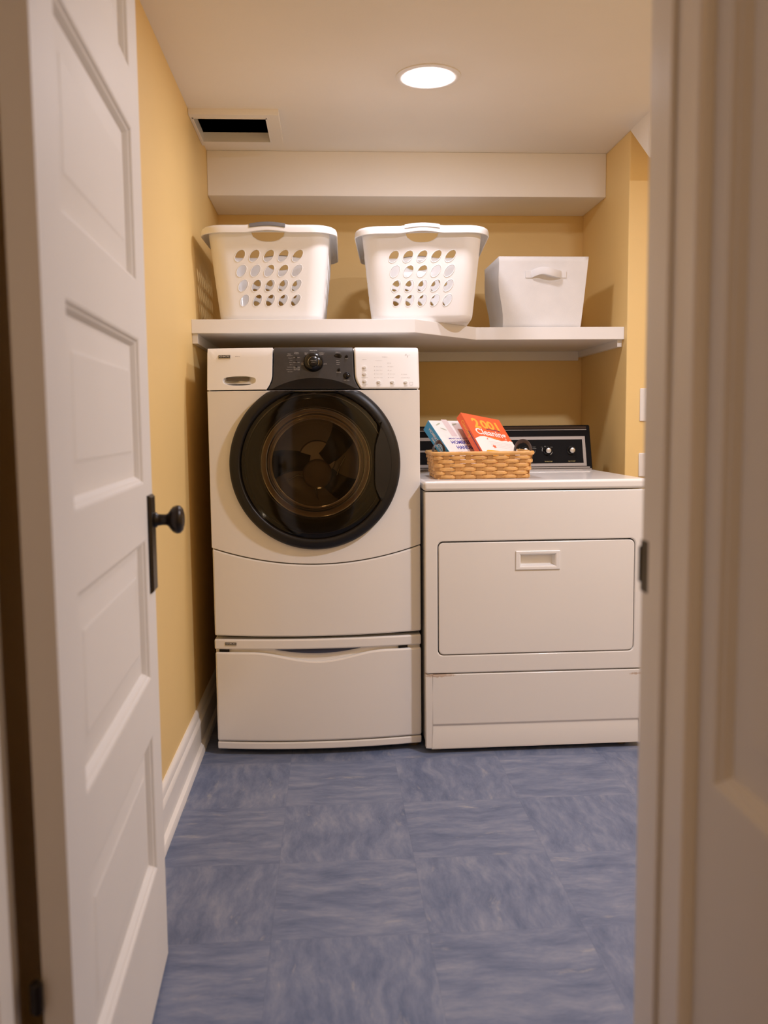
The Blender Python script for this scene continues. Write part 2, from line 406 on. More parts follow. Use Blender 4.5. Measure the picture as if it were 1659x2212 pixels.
# baseboard along the left wall
bp = [(XL, 0), (XL + 0.030, 0), (XL + 0.030, 0.010), (XL + 0.026, 0.020), (XL + 0.017, 0.027), (XL + 0.016, 0.092),
      (XL + 0.018, 0.096), (XL + 0.016, 0.104), (XL + 0.012, 0.110), (XL + 0.011, 0.124), (XL + 0.008, 0.132), (XL + 0.004, 0.136), (XL, 0.136)]
struct(MB().prism(bp, DY1, YB, 1).build('baseboard_left', M['trim'], angle=25))
bq = [(YF, 0), (YF - 0.016, 0), (YF - 0.016, 0.10), (YF - 0.010, 0.13), (YF, 0.135)]
struct(MB().prism(bq, XR, RX, 0).build('baseboard_right', M['trim'], angle=25))

# door frame: jambs with their stops, head
def jamb(name, xf, sgn):
    b = MB(); x2 = xf - sgn * 0.018
    b.box(min(xf, x2), max(xf, x2), DY0, DY1, 0, 2.05)
    xs = xf + sgn * 0.006
    b2 = MB().box(min(xf, xs), max(xf, xs), 0.940, 0.984, 0, 2.03)
    o = struct(b.build(name, M['trim'], bevel=0.002)); b2.build('door_stop', M['trim'], o, bevel=0.003)
    return o
trim1 = jamb('trim_1', JL, 1); trim2 = jamb('trim_2', JR, -1)
struct(MB().box(JL, JR, DY0, DY1, 2.032, 2.05).build('trim_3', M['trim']))
# rounded bead and narrow face where the frame meets the hall
bead = [(JR, DY0 + 0.002)] + [(JR + 0.006 + 0.0065 * math.cos(a), DY0 - 0.004 + 0.0065 * math.sin(a)) for a in [math.radians(d) for d in range(170, 300, 18)]] + [(JR + 0.02, DY0 - 0.012), (JR + 0.02, DY0 + 0.002)]
struct(MB().prism(bead, 0, 2.06, 2).build('trim_4', M['trim'], angle=50))
# strike plate on the right jamb
sp = MB().box(JR - 0.0016, JR, 0.988, 1.019, 0.878, 0.938)
sp.box(JR - 0.003, JR, 1.019, 1.022, 0.888, 0.930)
sp.build('strike_plate', M['bronze'], trim2, bevel=0.001)

# ------------------------------------------------------------------ panelled doors
STICK = [(0.0, 0.0), (0.0035, 0.0012), (0.006, 0.005), (0.009, 0.0065), (0.012, 0.0105), (0.0145, 0.0145)]
def panel_door(mb, L, H, th, stile, panels, hinge_stile=None):
    """leaf in local x (0..L), z (0..H); front face at y=0, back at y=th; panels = [(z0,z1)] recessed on both faces"""
    hs = hinge_stile or stile
    xs = [0, hs, L - stile, L]; zs = [0] + [z for p in panels for z in p] + [H]
    for side, yb, sg in ((0, 0.0, 1), (1, th, -1)):
        for k in range(len(zs) - 1):
            z0, z1 = zs[k], zs[k + 1]
            for i in range(3):
                x0, x1 = xs[i], xs[i + 1]
                if i == 1 and k % 2 == 1:
                    prof = STICK + [(0.056, 0.0112), (0.062, 0.0090)]
                    loops = []
                    for d, dep in prof:
                        y = yb + sg * dep; loops.append([(x0 + d, y, z0 + d), (x1 - d, y, z0 + d), (x1 - d, y, z1 - d), (x0 + d, y, z1 - d)])
                    mb.loops(loops, False, True)
                else:
                    mb.add([(x0, yb, z0), (x1, yb, z0), (x1, yb, z1), (x0, yb, z1)], [(0, 1, 2, 3)])
    for k in range(len(zs) - 1):
        for x in (0, L):
            mb.add([(x, 0, zs[k]), (x, th, zs[k]), (x, th, zs[k + 1]), (x, 0, zs[k + 1])], [(0, 1, 2, 3)])
    for i in range(3):
        for z in (0, H):
            mb.add([(xs[i], 0, z), (xs[i + 1], 0, z), (xs[i + 1], th, z), (xs[i], th, z)], [(0, 1, 2, 3)])
    return mb
# laundry door, standing open against the left wall; local x runs from hinge to latch, face looks right
DL = 0.7357
door = panel_door(MB(), DL, 2.005, 0.0345, 0.092, [(0.226, 0.489), (0.596, 0.858), (0.960, 1.222), (1.322, 1.588), (1.688, 1.915)], 0.108).build('door_1', M['door'], angle=18)
struct(door)
ang = math.atan2(1.755 - 1.02, -0.3425 + 0.311)
# face normal of local -y must look to the right (+x)
door.location = (-0.311, 1.02, 0.010); door.rotation_euler = (0, 0, ang)
bp_ = MB(); zc = 0.85
bp_.loops([[(0.668 + d, -y, 0.752 + d), (0.722 - d, -y, 0.752 + d), (0.722 - d, -y, 0.936 - d), (0.668 + d, -y, 0.936 - d)] for d, y in ((0, 0), (0, 0.003), (0.004, 0.0075))], False, True)
ep = bp_.build('knob_plate', M['bronze'], door, smooth=False)
kn = MB()
prof = [(0.0145, 0.006), (0.0145, 0.012), (0.0115, 0.014), (0.0105, 0.022), (0.0105, 0.030), (0.013, 0.034), (0.019, 0.038), (0.0245, 0.043), (0.0272, 0.050), (0.0262, 0.056), (0.021, 0.061), (0.012, 0.0635), (0.0, 0.064)]
kn.lathe([(r, -a) for r, a in prof], (0.700, 0, 0.888), 'y', 40)
kn.build('door_knob', M['bronze'], door, angle=60)
for hz in (0.385, 1.76):
    MB().lathe([(0.0, -0.005), (0.004, -0.004), (0.0075, 0), (0.0075, 0.034), (0.004, 0.038), (0, 0.039)], (-0.006, 0.040, hz), 'z', 16).build('hinge', M['bronze'], door)

# second panelled door in the hall, on the right, its face looking left across the doorway
d2 = panel_door(MB(), 0.68, 2.03, 0.0345, 0.0425, [(0.10, 0.42), (0.708, 1.86)], 0.06).build('door_2', M['door'], angle=18)
struct(d2); d2.location = (0.376, 0.2071, 0.004); d2.rotation_euler = (0, 0, PI / 2)
# local x -> +y, local y -> -x ; flip so that the front face looks left
d2.matrix_world = Matrix(((0, 1, 0, 0.376), (1, 0, 0, 0.2071), (0, 0, 1, 0.004), (0, 0, 0, 1)))

# ------------------------------------------------------------------ ceiling fittings
lx, ly = 0.3213, 2.862
lamp = thing('recessed_light', 'round white recessed light glowing in the cream ceiling', 'ceiling light', (lx, ly, ZC))
MB().lathe([(0.100, 0.0), (0.100, -0.003), (0.094, -0.005), (0.078, -0.0055), (0.072, -0.003), (0.069, -0.002)], (0, 0, 0), 'z', 64).build('trim_ring', M['trim'], lamp, angle=60)
MB().lathe([(0.070, -0.0005), (0.068, -0.006), (0.055, -0.0085), (0.03, -0.010), (0.0, -0.0105)], (0, 0, 0), 'z', 64).build('lens', M['lens'], lamp, angle=80)

vent = thing('ceiling_register_box', 'white ceiling register box with an open dark hole beside the left wall', 'vent', (-0.32, 3.33, ZC - 0.02))
def vb(m_, x0, x1, y0, y1, z0, z1): m_.box(x0 + 0.32, x1 + 0.32, y0 - 3.33, y1 - 3.33, z0 - ZC + 0.02, z1 - ZC + 0.02)
b = MB(); z0, z1 = ZC - 0.02, ZC
vb(b, XL + 0.001, -0.1535, 3.165, vy0, z0, z1); vb(b, XL + 0.001, -0.1535, vy1, 3.503, z0, z1)
vb(b, XL + 0.001, vx0, vy0, vy1, z0, z1); vb(b, vx1, -0.1535, vy0, vy1, z0, z1)
b.build('frame', M['ceil'], vent, smooth=False)
b = MB(); t = 0.004
for q in ((vx0, vx0 + t, vy0, vy1), (vx1 - t, vx1, vy0, vy1), (vx0, vx1, vy0, vy0 + t), (vx0, vx1, vy1 - t, vy1)): vb(b, *q, z0 - 0.002, z1 + 0.012)
b.build('collar', M['trim'], vent, smooth=False)
b = MB(); t = 0.012
for q in ((vx0 - t, vx0, vy0 - t, vy1 + t), (vx1, vx1 + t, vy0 - t, vy1 + t), (vx0, vx1, vy0 - t, vy0), (vx0, vx1, vy1, vy1 + t)): vb(b, *q, ZC + 0.010, ZC + 0.40)
vb(b, vx0, vx1, vy0, vy1, ZC + 0.38, ZC + 0.40)
b.build('duct', M['duct'], vent, smooth=False)

# ------------------------------------------------------------------ shelf
ZT = 1.431; ZU = 1.385
sh = thing('wall_shelf', 'long white painted shelf with an angled step along its front edge', 'shelf', (0, 3.5, ZU))
prof = [(XL, 3.10), (0.298, 3.10), (0.553, 3.375), (XR, 3.375), (XR, YB), (XL, YB)]
MB().prism([(x, y - 3.5) for x, y in prof], 0, ZT - ZU, 2).build('board', M['shelf'], sh, bevel=0.0015, smooth=False)
MB().box(XL, XL + 0.019, 3.112 - 3.5, YB - 3.5, -0.033, 0).build('cleat', M['shelf'], sh, bevel=0.001, smooth=False)
MB().box(XR - 0.019, XR, 3.40 - 3.5, YB - 3.5, -0.026, 0).build('cleat', M['shelf'], sh, bevel=0.001, smooth=False)
MB().box(XL + 0.019, XR - 0.019, YB - 0.019 - 3.5, YB - 3.5, -0.040, 0).build('cleat', M['shelf'], sh, bevel=0.001, smooth=False)

# ------------------------------------------------------------------ washer and its pedestal
WX, WY, WH = -0.0447, 2.893, 0.3365
BUL = 0.030
def yf(x, z=0): return -BUL * (1 - min(1, abs(x) / WH) ** 2)
def yc(x, z): return yf(x) + 0.032 * max(0, (z - 1.186)) / 0.134 + (0.010 * ((z - 1.300) / 0.02) ** 2 if z > 1.300 else 0) - 0.006
ped = thing('laundry_pedestal', 'white drawer pedestal under the front loading washer', 'pedestal', (WX, WY, 0))
MB().box(-WH, WH, 0.03, 0.72, 0.030, 0.384).build('cabinet', M['appl'], ped, bevel=0.004)
plate(MB(), K(-WH), K(WH), K(0.3525), K(0.386), lambda x, z: yf(x) - 0.004, 0.030).build('top_rail', M['appl'], ped, bevel=0.005, seg=3)
plate(MB(), K(-WH + 0.005), K(WH - 0.005), K(0.30), K(0.353), lambda x, z: yf(x) + 0.012, 0.010).build('handle_recess', M['appl'], ped)
dip = lambda x: 0.343 - 0.030 * max(0, math.cos(min(1, abs(x) / 0.22) * PI / 2)) ** 2
plate(MB(), K(-WH + 0.002), K(WH), K(0.047), dip, lambda x, z: yf(x) - 0.004, 0.028, 48, 4).build('drawer_front', M['appl'], ped, bevel=0.006, seg=3)
plate(MB(), K(-0.140), K(0.137), lambda x: 0.352 - 0.014 * (1 - (abs(x + 0.0015) / 0.1385) ** 2), K(0.356), lambda x, z: yf(x) + 0.002, 0.008, 24, 2).build('handle', M['navy'], ped)
for x0, x1 in ((-0.322, -0.290), (0.262, 0.292)):
    plate(MB(), K(x0), K(x1), K(0.3425), K(0.3515), lambda x, z: yf(x) + 0.004, 0.010, 4, 1).build('slot', M['gap'], ped)
plate(MB(), K(-WH + 0.002), K(WH), K(0.0195), K(0.0435), lambda x, z: yf(x) - 0.003, 0.028).build('base_rail', M['appl'], ped, bevel=0.004, seg=3)
for x, y in ((-0.30, 0.06), (0.315, 0.045), (-0.30, 0.66), (0.30, 0.66)):
    MB().lathe([(0.0, 0.0), (0.018, 0.0), (0.020, 0.004), (0.018, 0.014), (0.009, 0.016), (0.009, 0.032)], (x, y, 0), 'z', 20).build('foot', M['brass'], ped)
def onface(x0, z0, fy, off=0.0):
    """maps text-plane coords to the curved front; fy(x,z) gives the face"""
    return lambda a, b_, d: (x0 + a, fy(x0 + a, z0 + b_) - d - off, z0 + b_)
def badge(parent, x, z, wd, hg, fy, word, MB=MB, Text=Text):
    plate(MB(), K(x - wd / 2), K(x + wd / 2), K(z - hg / 2), K(z + hg / 2), lambda a, b_: fy(a, b_) - 0.0016, 0.003, 4, 1).build('badge', M['badge'], parent, bevel=0.0006)
    plate(MB(), K(x - wd / 2 + 0.001), K(x + wd / 2 - 0.001), K(z - hg * 0.22), K(z + hg / 2 - 0.001), lambda a, b_: fy(a, b_) - 0.0021, 0.001, 4, 1).build('badge_field', M['blackp'], parent)
    Text().add(word, onface(x, z + hg * 0.12, fy, 0.0023), width=wd * 0.86, height=hg * 0.42, bold=0.01).build('badge_lettering', M['print_w'], parent)
badge(ped, -0.283, 0.3715, 0.0375, 0.0115, lambda x, z: yf(x) - 0.004, 'KENMORE')

ws = thing('washing_machine', 'white front loading washer with round black door and charcoal control panel', 'washing machine', (WX, WY, 0.388))
WZ = 0.388
class ZMB(MB):
    """builds in world heights, stored relative to the washer's base"""
    def build(self, *a, **k):
        self.v = [(x, y, z - WZ) for x, y, z in self.v]; return MB.build(self, *a, **k)
class ZText(Text):
    def build(self, *a, **k):
        self.items = [([(x, y, z - WZ) for x, y, z in v], f) for v, f in self.items]; return Text.build(self, *a, **k)
b = ZMB(); t = 0.004
for sx in (-1, 1):
    xa, xb = sorted((sx * (WH - t), sx * WH)); b.box(xa, xb, 0.0225, 0.74, 0.396, 1.184)
    xa, xb = sorted((sx * (WH - t - 0.0015), sx * (WH - 0.0015))); b.box(xa, xb, 0.026, 0.74, 1.184, 1.305)
b.box(-WH + t, WH - t, 0.736, 0.74, 0.396, 1.305); b.box(-WH + t, WH - t, 0.022, 0.736, 0.396, 0.40)
b.build('cabinet', M['appl'], ws, smooth=False)
ZMB().box(-WH, WH, 0.046, 0.745, 1.303, 1.3188).build('top', M['appl'], ws, bevel=0.006, seg=3)
zb = lambda x: 0.6315 + 0.054 * (x / WH) ** 2
DC = (0.0, 0.950)
# front panel around the door opening
outer = [(lerp(-WH, WH, i / 24), zb(lerp(-WH, WH, i / 24))) for i in range(25)] + [(WH, 1.183), (-WH, 1.183)]
hole = []
for i in range(96):
    a = 2 * PI * i / 96; hole.append((DC[0] + 0.255 * math.cos(a), min(1.176, DC[1] + 0.255 * math.sin(a))))
fpo = ring_plate(ZMB(), outer, hole, lambda x, z: yf(x) - 0.004, 0.026, DC, n=96).build('front_panel', M['appl'], ws, bevel=0.004, seg=2, angle=35)
plate(ZMB(), K(-WH + 0.002), K(WH), lambda x: 0.3985 - 0.004 * (1 - (x / WH) ** 2), lambda x: zb(x) - 0.0035, lambda x, z: yf(x) - 0.004, 0.026, 32, 8).build('access_panel', M['appl'], ws, bevel=0.005, seg=3)
# control panel: white, charcoal, white
xlb = lambda t: -0.1268 - 0.003 * (1 - t) - 0.017 * max(0, 1 - t / 0.35) ** 2
xrb = lambda t: 0.1262 + 0.002 * (1 - t) + 0.018 * max(0, 1 - t / 0.35) ** 2
plate(ZMB(), lambda t: xrb(t) + 0.002, K(WH), K(1.1865), K(1.3195), yc, 0.030, 14, 12).build('control_panel_right', M['appl2'], ws, bevel=0.006, seg=3)
yd = lambda x, z: yc(x, z) + 0.003
plate(ZMB(), lambda t: xlb(t) + 0.001, lambda t: xrb(t) - 0.001, K(1.1865), K(1.3200), yd, 0.030, 28, 14).build('control_panel', M['charcoal'], ws, bevel=0.003)
# dispenser drawer with its scooped pull
douter = [(xlb(i / 10) - 0.002, 1.1865 + 0.133 * i / 10) for i in range(11)] + [(-WH, 1.3195), (-WH, 1.1865)]
dh = []
dcx, dcz = -0.2345, 1.2165
for i in range(48):
    a = 2 * PI * i / 48; ca, sa = math.cos(a), math.sin(a)
    z = dcz + (0.0125 if sa > 0 else 0.0165) * math.copysign(abs(sa) ** 0.75, sa); x = dcx + 0.0515 * math.copysign(abs(ca) ** 0.8, ca)
    dh.append((x, z))
ring_plate(ZMB(), douter, dh, yc, 0.020, (dcx, dcz), n=72, k=6).build('dispenser_drawer', M['appl2'], ws, bevel=0.003, angle=35)
sc = ZMB(); loops = []
for q, dep in ((1.0, 0.0005), (0.97, 0.006), (0.88, 0.012), (0.6, 0.016), (0.01, 0.017)):
    loops.append([(dcx + (x - dcx) * q, yc(x, z) + dep, dcz + (z - dcz) * q) for x, z in dh])
sc.loops(loops).build('drawer_pull', M['appl2'], ws, angle=60)
for z0_, z1_, xa, xb, dp in ((1.2155, 1.2255, -0.2765, -0.2035, 0.006), (1.2010, 1.2045, -0.277, -0.199, 0.0045)):
    plate(ZMB(), K(xa), K(xb), K(z0_), K(z1_), lambda x, z: yc(x, z) + dp, 0.004, 6, 1).build('pull_slot', M['slot'] if z0_ > 1.21 else M['gap'], ws)
# thin darker plate painting the door ring's shade as an arch on the panel
arc = []
for i in range(25):
    x = lerp(-0.138, 0.138, i / 24); arc.append((x, max(1.1868, DC[1] + math.sqrt(max(0, 0.272 ** 2 - x * x)))))
plate(ZMB(), K(-0.1375), K(0.1375), K(1.1866), lambda x: max(1.1872, DC[1] + math.sqrt(max(0, 0.272 ** 2 - x * x))), lambda x, z: yd(x, z) - 0.001, 0.002, 40, 3).build('arch_shade', M['gloss_black'], ws)
# door ring: flattened where it meets the panel
def ring_loops(prof, seg=120, zcap=1.1815):
    L = []
    for r, y in prof:
        L.append([(DC[0] + r * math.cos(2 * PI * i / seg), y + yf(r * math.cos(2 * PI * i / seg)) * 0.75, min(zcap, DC[1] + r * math.sin(2 * PI * i / seg))) for i in range(seg)])
    return L
dr = ZMB()
dr.loops(ring_loops([(0.268, -0.006), (0.2715, -0.016), (0.270, -0.026), (0.262, -0.034), (0.250, -0.038), (0.241, -0.0385), (0.2385, -0.036)]))
dro = dr.build('door', M['blackp'], ws, angle=50, merge=1e-6)
ib = ZMB(); ib.loops(ring_loops([(0.2385, -0.036), (0.236, -0.0355), (0.234, -0.026), (0.225, -0.012), (0.224, 0.0)], zcap=1.178)).build('inner_bezel', M['gloss_black'], dro, angle=50, merge=1e-6)
gb = ZMB(); gb.loops(ring_loops([(0.2345, -0.030), (0.226, -0.0325), (0.205, -0.034), (0.17, -0.035), (0.12, -0.0355), (0.06, -0.0358), (0.001, -0.0359)], zcap=1.176), False, True).build('door_glass', M['glass'], dro, angle=80, merge=1e-6)
# grip wing on the right of the door
wing = [(0.2095, 1.0825), (0.2005, 1.045), (0.190, 1.010), (0.1875, 0.985), (0.1865, 0.94), (0.1865, 0.895), (0.190, 0.870), (0.199, 0.848), (0.2075, 0.8335)]
wl = [[], [], []]
for i in range(33):
    t = i / 32 * (len(wing) - 1); k_ = min(int(t), len(wing) - 2); fx = t - k_
    x, z = lerp(wing[k_][0], wing[k_ + 1][0], fx), lerp(wing[k_][1], wing[k_ + 1][1], fx)
    a = math.atan2(z - DC[1], x - DC[0]); R_ = 0.2405
    xo, zo = R_ * math.cos(a), DC[1] + R_ * math.sin(a)
    wl[0].append((x, yf(x) * 0.75 - 0.036, z)); wl[1].append((x + 0.002, yf(x) * 0.75 - 0.050, z)); wl[2].append((xo, yf(xo) * 0.75 - 0.040, zo))
ZMB().loops(wl, closed=False).build('door_grip', M['blackp'], dro, angle=50)
# boot, tub opening and drum
ZMB().lathe([(0.236, 0.004), (0.226, 0.014), (0.212, 0.022), (0.203, 0.030), (0.196, 0.050), (0.188, 0.075), (0.176, 0.090), (0.166, 0.094), (0.158, 0.100)], (0, 0, DC[1]), 'y', 72).build('door_boot', M['boot'], ws, angle=60)
gl2 = ZMB(); gl2.lathe([(0.226, -0.004), (0.212, 0.012), (0.190, 0.020), (0.172, 0.040), (0.158, 0.085), (0.140, 0.112), (0.10, 0.128), (0.05, 0.134), (0.001, 0.135)], (0, 0, DC[1]), 'y', 72).build('glass_bowl', M['glass_clear'], dro, angle=80)
ZMB().lathe([(0.158, 0.150), (0.175, 0.152), (0.235, 0.158), (0.252, 0.170), (0.252, 0.42), (0.235, 0.45), (0.18, 0.46), (0.07, 0.445), (0.065, 0.435), (0.0, 0.433)], (0, 0, DC[1]), 'y', 72).build('drum', M['steel'], ws, angle=50)
ZMB().lathe([(0.160, 0.096), (0.164, 0.148), (0.160, 0.153)], (0, 0, DC[1]), 'y', 72).build('drum_lip', M['chrome'], ws, angle=60)
for k_, ad in enumerate((168, 38, -52)):
    a0 = math.radians(ad); arm = ZMB(); loops = []
    for j in range(12):
        q_ = j / 11; r = lerp(0.03, 0.235, q_); wd = lerp(0.040, 0.062, q_); tw = a0 + 0.45 * q_ ** 1.5
        c_, s_ = math.cos(tw), math.sin(tw)
        loops.append([(r * c_ - q * wd * s_, 0.446 - h_ - 0.10 * q_ ** 2, DC[1] - 0.02 + r * s_ + q * wd * c_) for q, h_ in ((-1, -0.06), (-0.8, 0.004), (-0.5, 0.030), (0, 0.036), (0.5, 0.030), (0.8, 0.004), (1, -0.06))])
    arm.loops(loops, closed=False).build('drum_baffle', M['gasket'], ws, angle=60)
ZMB().lathe([(0.055, 0.430), (0.052, 0.402), (0.046, 0.396), (0.0, 0.394)], (0, 0, DC[1] - 0.055), 'y', 40).build('drum_hub', M['hub'], ws, angle=50)
for nm, arc_ in (('a', [(-0.105, -0.075), (-0.07, -0.058), (-0.035, -0.068), (-0.010, -0.098), (0.0, -0.150)]), ('b', [(0.105, 0.010), (0.080, -0.035), (0.066, -0.080), (0.066, -0.120), (0.078, -0.160)])):
    pts = [(x, 0.425, DC[1] + z) for x, z in arc_]; fine = []
    for i in range(len(pts) - 1):
        for q in range(5): fine.append(tuple(lerp(a_, b_, q / 5) for a_, b_ in zip(pts[i], pts[i + 1])))
    ZMB().tube(fine + [pts[-1]], 0.0028, 8).build('drum_rib', M['chrome'], ws, angle=60)
# cycle knob
kx, kz = -0.0005, 1.2715
ky = yd(kx, kz)
kn = ZMB().lathe([(0.0315, ky + 0.001), (0.0315, ky - 0.004), (0.029, ky - 0.010), (0.022, ky - 0.016), (0.0165, ky - 0.018), (0.0155, ky - 0.016)], (kx, 0, kz), 'y', 56).build('cycle_knob', M['gloss_black'], ws, angle=60)
ZMB().lathe([(0.0150, ky - 0.014), (0.0150, ky - 0.019), (0.012, ky - 0.0215), (0.0, ky - 0.0225)], (kx, 0, kz), 'y', 40).build('knob_cap', M['blackp'], kn, angle=60)
ZMB().lathe([(0.0152, ky - 0.0165), (0.0162, ky - 0.0185), (0.0172, ky - 0.0175)], (kx, 0, kz), 'y', 40).build('knob_ring', M['chrome'], kn, angle=60)
kt = ZText(); kf = lambda x, z: ky - 0.0226
kt.add('PUSH TO', onface(kx, kz + 0.004, kf), width=0.016, height=0.0025); kt.add('START', onface(kx, kz - 0.0015, kf), width=0.012, height=0.0025); kt.build('knob_lettering', M['print_w'], kn)
# time display
def disc(x, z, rx, rz, y0, hgt, n=32):
    b = ZMB(); L = []
    for q, d in ((1, 0.001), (1, -hgt * 0.6), (0.8, -hgt), (0.01, -hgt * 1.05)):
        L.append([(x + rx * q * math.cos(2 * PI * i / n), y0 + d, z + rz * q * math.sin(2 * PI * i / n)) for i in range(n)])
    b.loops(L, True, True); return b
def dface(x, z): return yd(x, z)
disc(0.0765, 1.2905, 0.0122, 0.0078, dface(0.0765, 1.2905), 0.0012).build('display', M['gloss_black'], ws)
for x, z, r in ((0.1045, 1.2895, 0.0046), (0.0795, 1.2475, 0.0046), (0.1035, 1.2280, 0.0092)):
    disc(x, z, r, r, dface(x, z), 0.005 if r < 0.008 else 0.006).build('button', M['gloss_black'], ws, angle=60)
ZMB().lathe([(0.0100, dface(0.1035, 1.228) + 0.001), (0.0112, dface(0.1035, 1.228) - 0.001), (0.0122, dface(0.1035, 1.228) + 0.001)], (0.1035, 0, 1.228), 'y', 40).build('button_ring', M['charcoal'], ws, angle=60)
for z in (1.2885, 1.2735, 1.258):
    disc(-0.0535 - 0.0005, z, 0.0035, 0.0022, dface(-0.054, z), 0.002, 16).build('button', M['blackp'], ws, angle=60)
# lettering on the charcoal panel
T = ZText()
def tx(s, x, z, wd, h=0.0026, al='CENTER', bold=0.0): T.add(s, onface(x, z, dface), width=wd, height=h, align=al, bold=bold)
tx('Wash Cycles', -0.0005, 1.3095, 0.0235, 0.0032, bold=0.008)
tx('HEAVY', -0.0225, 1.3010, 0.0120); tx('DUTY', -0.0225, 1.2968, 0.0095)
tx('NORMAL /', 0.0260, 1.3010, 0.0170); tx('CASUAL', 0.0255, 1.2968, 0.0125)
tx('WHITEST', -0.0325, 1.2690, 0.0145); tx('WHITES', -0.0325, 1.2648, 0.0125)
tx('DELICATE', 0.0335, 1.2660, 0.0155); tx('HANDWASH', -0.0005, 1.2445, 0.0210, 0.0032, bold=0.008)
tx('Status', -0.0765, 1.2985, 0.0095, 0.0026)
for s, z in (('Add Garment', 1.2930), ('Prewash', 1.2858), ('Wash', 1.2785), ('Rinse', 1.2713), ('Spin', 1.2642), ('Cycle Done', 1.2565), ('Control Lock', 1.2492), ('Door Lock', 1.2420)):
    tx(s, -0.0685, z, 0.0013 * len(s) + 0.0015, 0.0019, 'RIGHT'); T.bar(0, 0.0012, -0.0003, 0.0003, onface(-0.0665, z, dface))
tx('Custom', -0.0535, 1.3030, 0.0125); tx('Program', -0.0535, 1.2990, 0.0145)
tx('Add a Garment', -0.0535, 1.2868, 0.0205, 0.0015); tx('Rinse & Spin', -0.0535, 1.2712, 0.0195, 0.0027, bold=0.006); tx('Drain & Spin', -0.0535, 1.2562, 0.0195, 0.0027, bold=0.006)
tx('Hold 3 Seconds', -0.0535, 1.2528, 0.019, 0.0014); tx('Control Lock', -0.0535, 1.2502, 0.019, 0.0014); tx('On / Off', -0.0535, 1.2476, 0.019, 0.0014)
tx('Estimated', 0.0765, 1.3035, 0.0110, 0.0016); tx('Time Remaining', 0.0765, 1.3010, 0.0170, 0.0016)
tx('DELAY', 0.1045, 1.2825, 0.0090, 0.0022)
for s, z in (('HEAVY', 1.2765), ('NORMAL', 1.2705), ('LIGHT', 1.2645)): tx(s, 0.0715, z, 0.0017 * len(s) + 0.0015, 0.0021, 'LEFT')
tx('SOIL LEVEL', 0.0785, 1.2395, 0.0150, 0.0022); tx('ON', 0.1035, 1.2128, 0.001, 0.001); tx('PAUSE / CANCEL', 0.1035, 1.2140, 0.0180, 0.0018)
T.build('panel_lettering', M['print_w'], ws)
# right white panel
for x, z in ((0.1605, 1.2545), (0.1605, 1.2330), (0.1605, 1.2105), (0.2050, 1.2085), (0.2485, 1.2080), (0.2915, 1.2070)):
    disc(x, z, 0.0058, 0.0046, yc(x, z), 0.006).build('push_button', M['appl2'], ws, angle=60)
T2 = ZText()
def t2(s, x, z, wd, h=0.0018, al='CENTER', sh=0.0): T2.add(s, onface(x, z, yc), width=wd, height=h, align=al, shear=sh)
t2('Options', 0.1605, 1.2795, 0.013, 0.002); t2('Modifiers', 0.2260, 1.2880, 0.0165, 0.0022); t2('Temperature', 0.2060, 1.2760, 0.021, 0.0018)
t2('Prewash', 0.1605, 1.2450, 0.013); t2('Stain Treat', 0.1605, 1.2230, 0.021); t2('Extra Rinse', 0.1605, 1.2010, 0.0175); t2('Hold', 0.1605, 1.1965, 0.008, 0.0014)
t2('Wash / Rinse', 0.2050, 1.2008, 0.0165); t2('Temp', 0.2050, 1.1972, 0.012, 0.0013); t2('Spin Speed', 0.2485, 1.2000, 0.0145); t2('Signal', 0.2915, 1.1960, 0.010)
for s, z in (('Hot / Cold', 1.2570), ('Warm / Warm', 1.2454), ('Warm / Cold', 1.2338), ('Cold / Cold', 1.2222)):
    t2(s, 0.1975, z, 0.0018 * len(s), 0.0017, 'LEFT'); T2.poly([(0.0011 * math.cos(a * PI / 4), 0.0011 * math.sin(a * PI / 4)) for a in range(8)], onface(0.1925, z, yc))
for s, z in (('Max', 1.2685), ('Medium', 1.2570), ('Low', 1.2454), ('Extra Low', 1.2338), ('No Spin', 1.2222)):
    t2(s, 0.2410, z, 0.0019 * len(s), 0.0017, 'LEFT'); T2.poly([(0.0011 * math.cos(a * PI / 4), 0.0011 * math.sin(a * PI / 4)) for a in range(8)], onface(0.2360, z, yc))
for s, z in (('Normal', 1.2325), ('Extra Rinse', 1.2215)):
    t2(s, 0.2850, z, 0.0019 * len(s), 0.0017, 'LEFT'); T2.poly([(0.0011 * math.cos(a * PI / 4), 0.0011 * math.sin(a * PI / 4)) for a in range(8)], onface(0.2803, z, yc))
for a, b_, c_, d_ in ((-0.005, 0.005, 0.004, 0.0045), (-0.005, 0.005, -0.0045, -0.004), (-0.005, -0.0045, -0.0045, 0.0045), (0.0045, 0.005, -0.0045, 0.0045)): T2.bar(a, b_, c_, d_, onface(0.3095, 1.2030, yc))
t2('STAR', 0.3095, 1.1960, 0.008, 0.0016)
t2('H', 0.2945, 1.2950, 0.0060, 0.0068, sh=0.35); t2('E', 0.3005, 1.2905, 0.0048, 0.0068, sh=0.35); t2('3', 0.3075, 1.2945, 0.0018, 0.0030, sh=0.2)
T2.build('panel_lettering', M['print_g'], ws)
badge(ws, -0.2815, 1.2910, 0.0385, 0.0125, yc, 'KENMORE', ZMB, ZText)
T3 = ZText(); T3.add('Elite', onface(-0.2400, 1.2925, yc), width=0.016, height=0.003, shear=0.3); T3.build('lettering', M['print_g'], ws)
for x, y in ((-0.30, 0.08), (0.30, 0.08), (-0.30, 0.66), (0.30, 0.66)):
    ZMB().lathe([(0.0, 0.385), (0.02, 0.385), (0.02, 0.394), (0.0, 0.397)], (x, y, 0), 'z', 16).build('foot', M['gap'], ws)

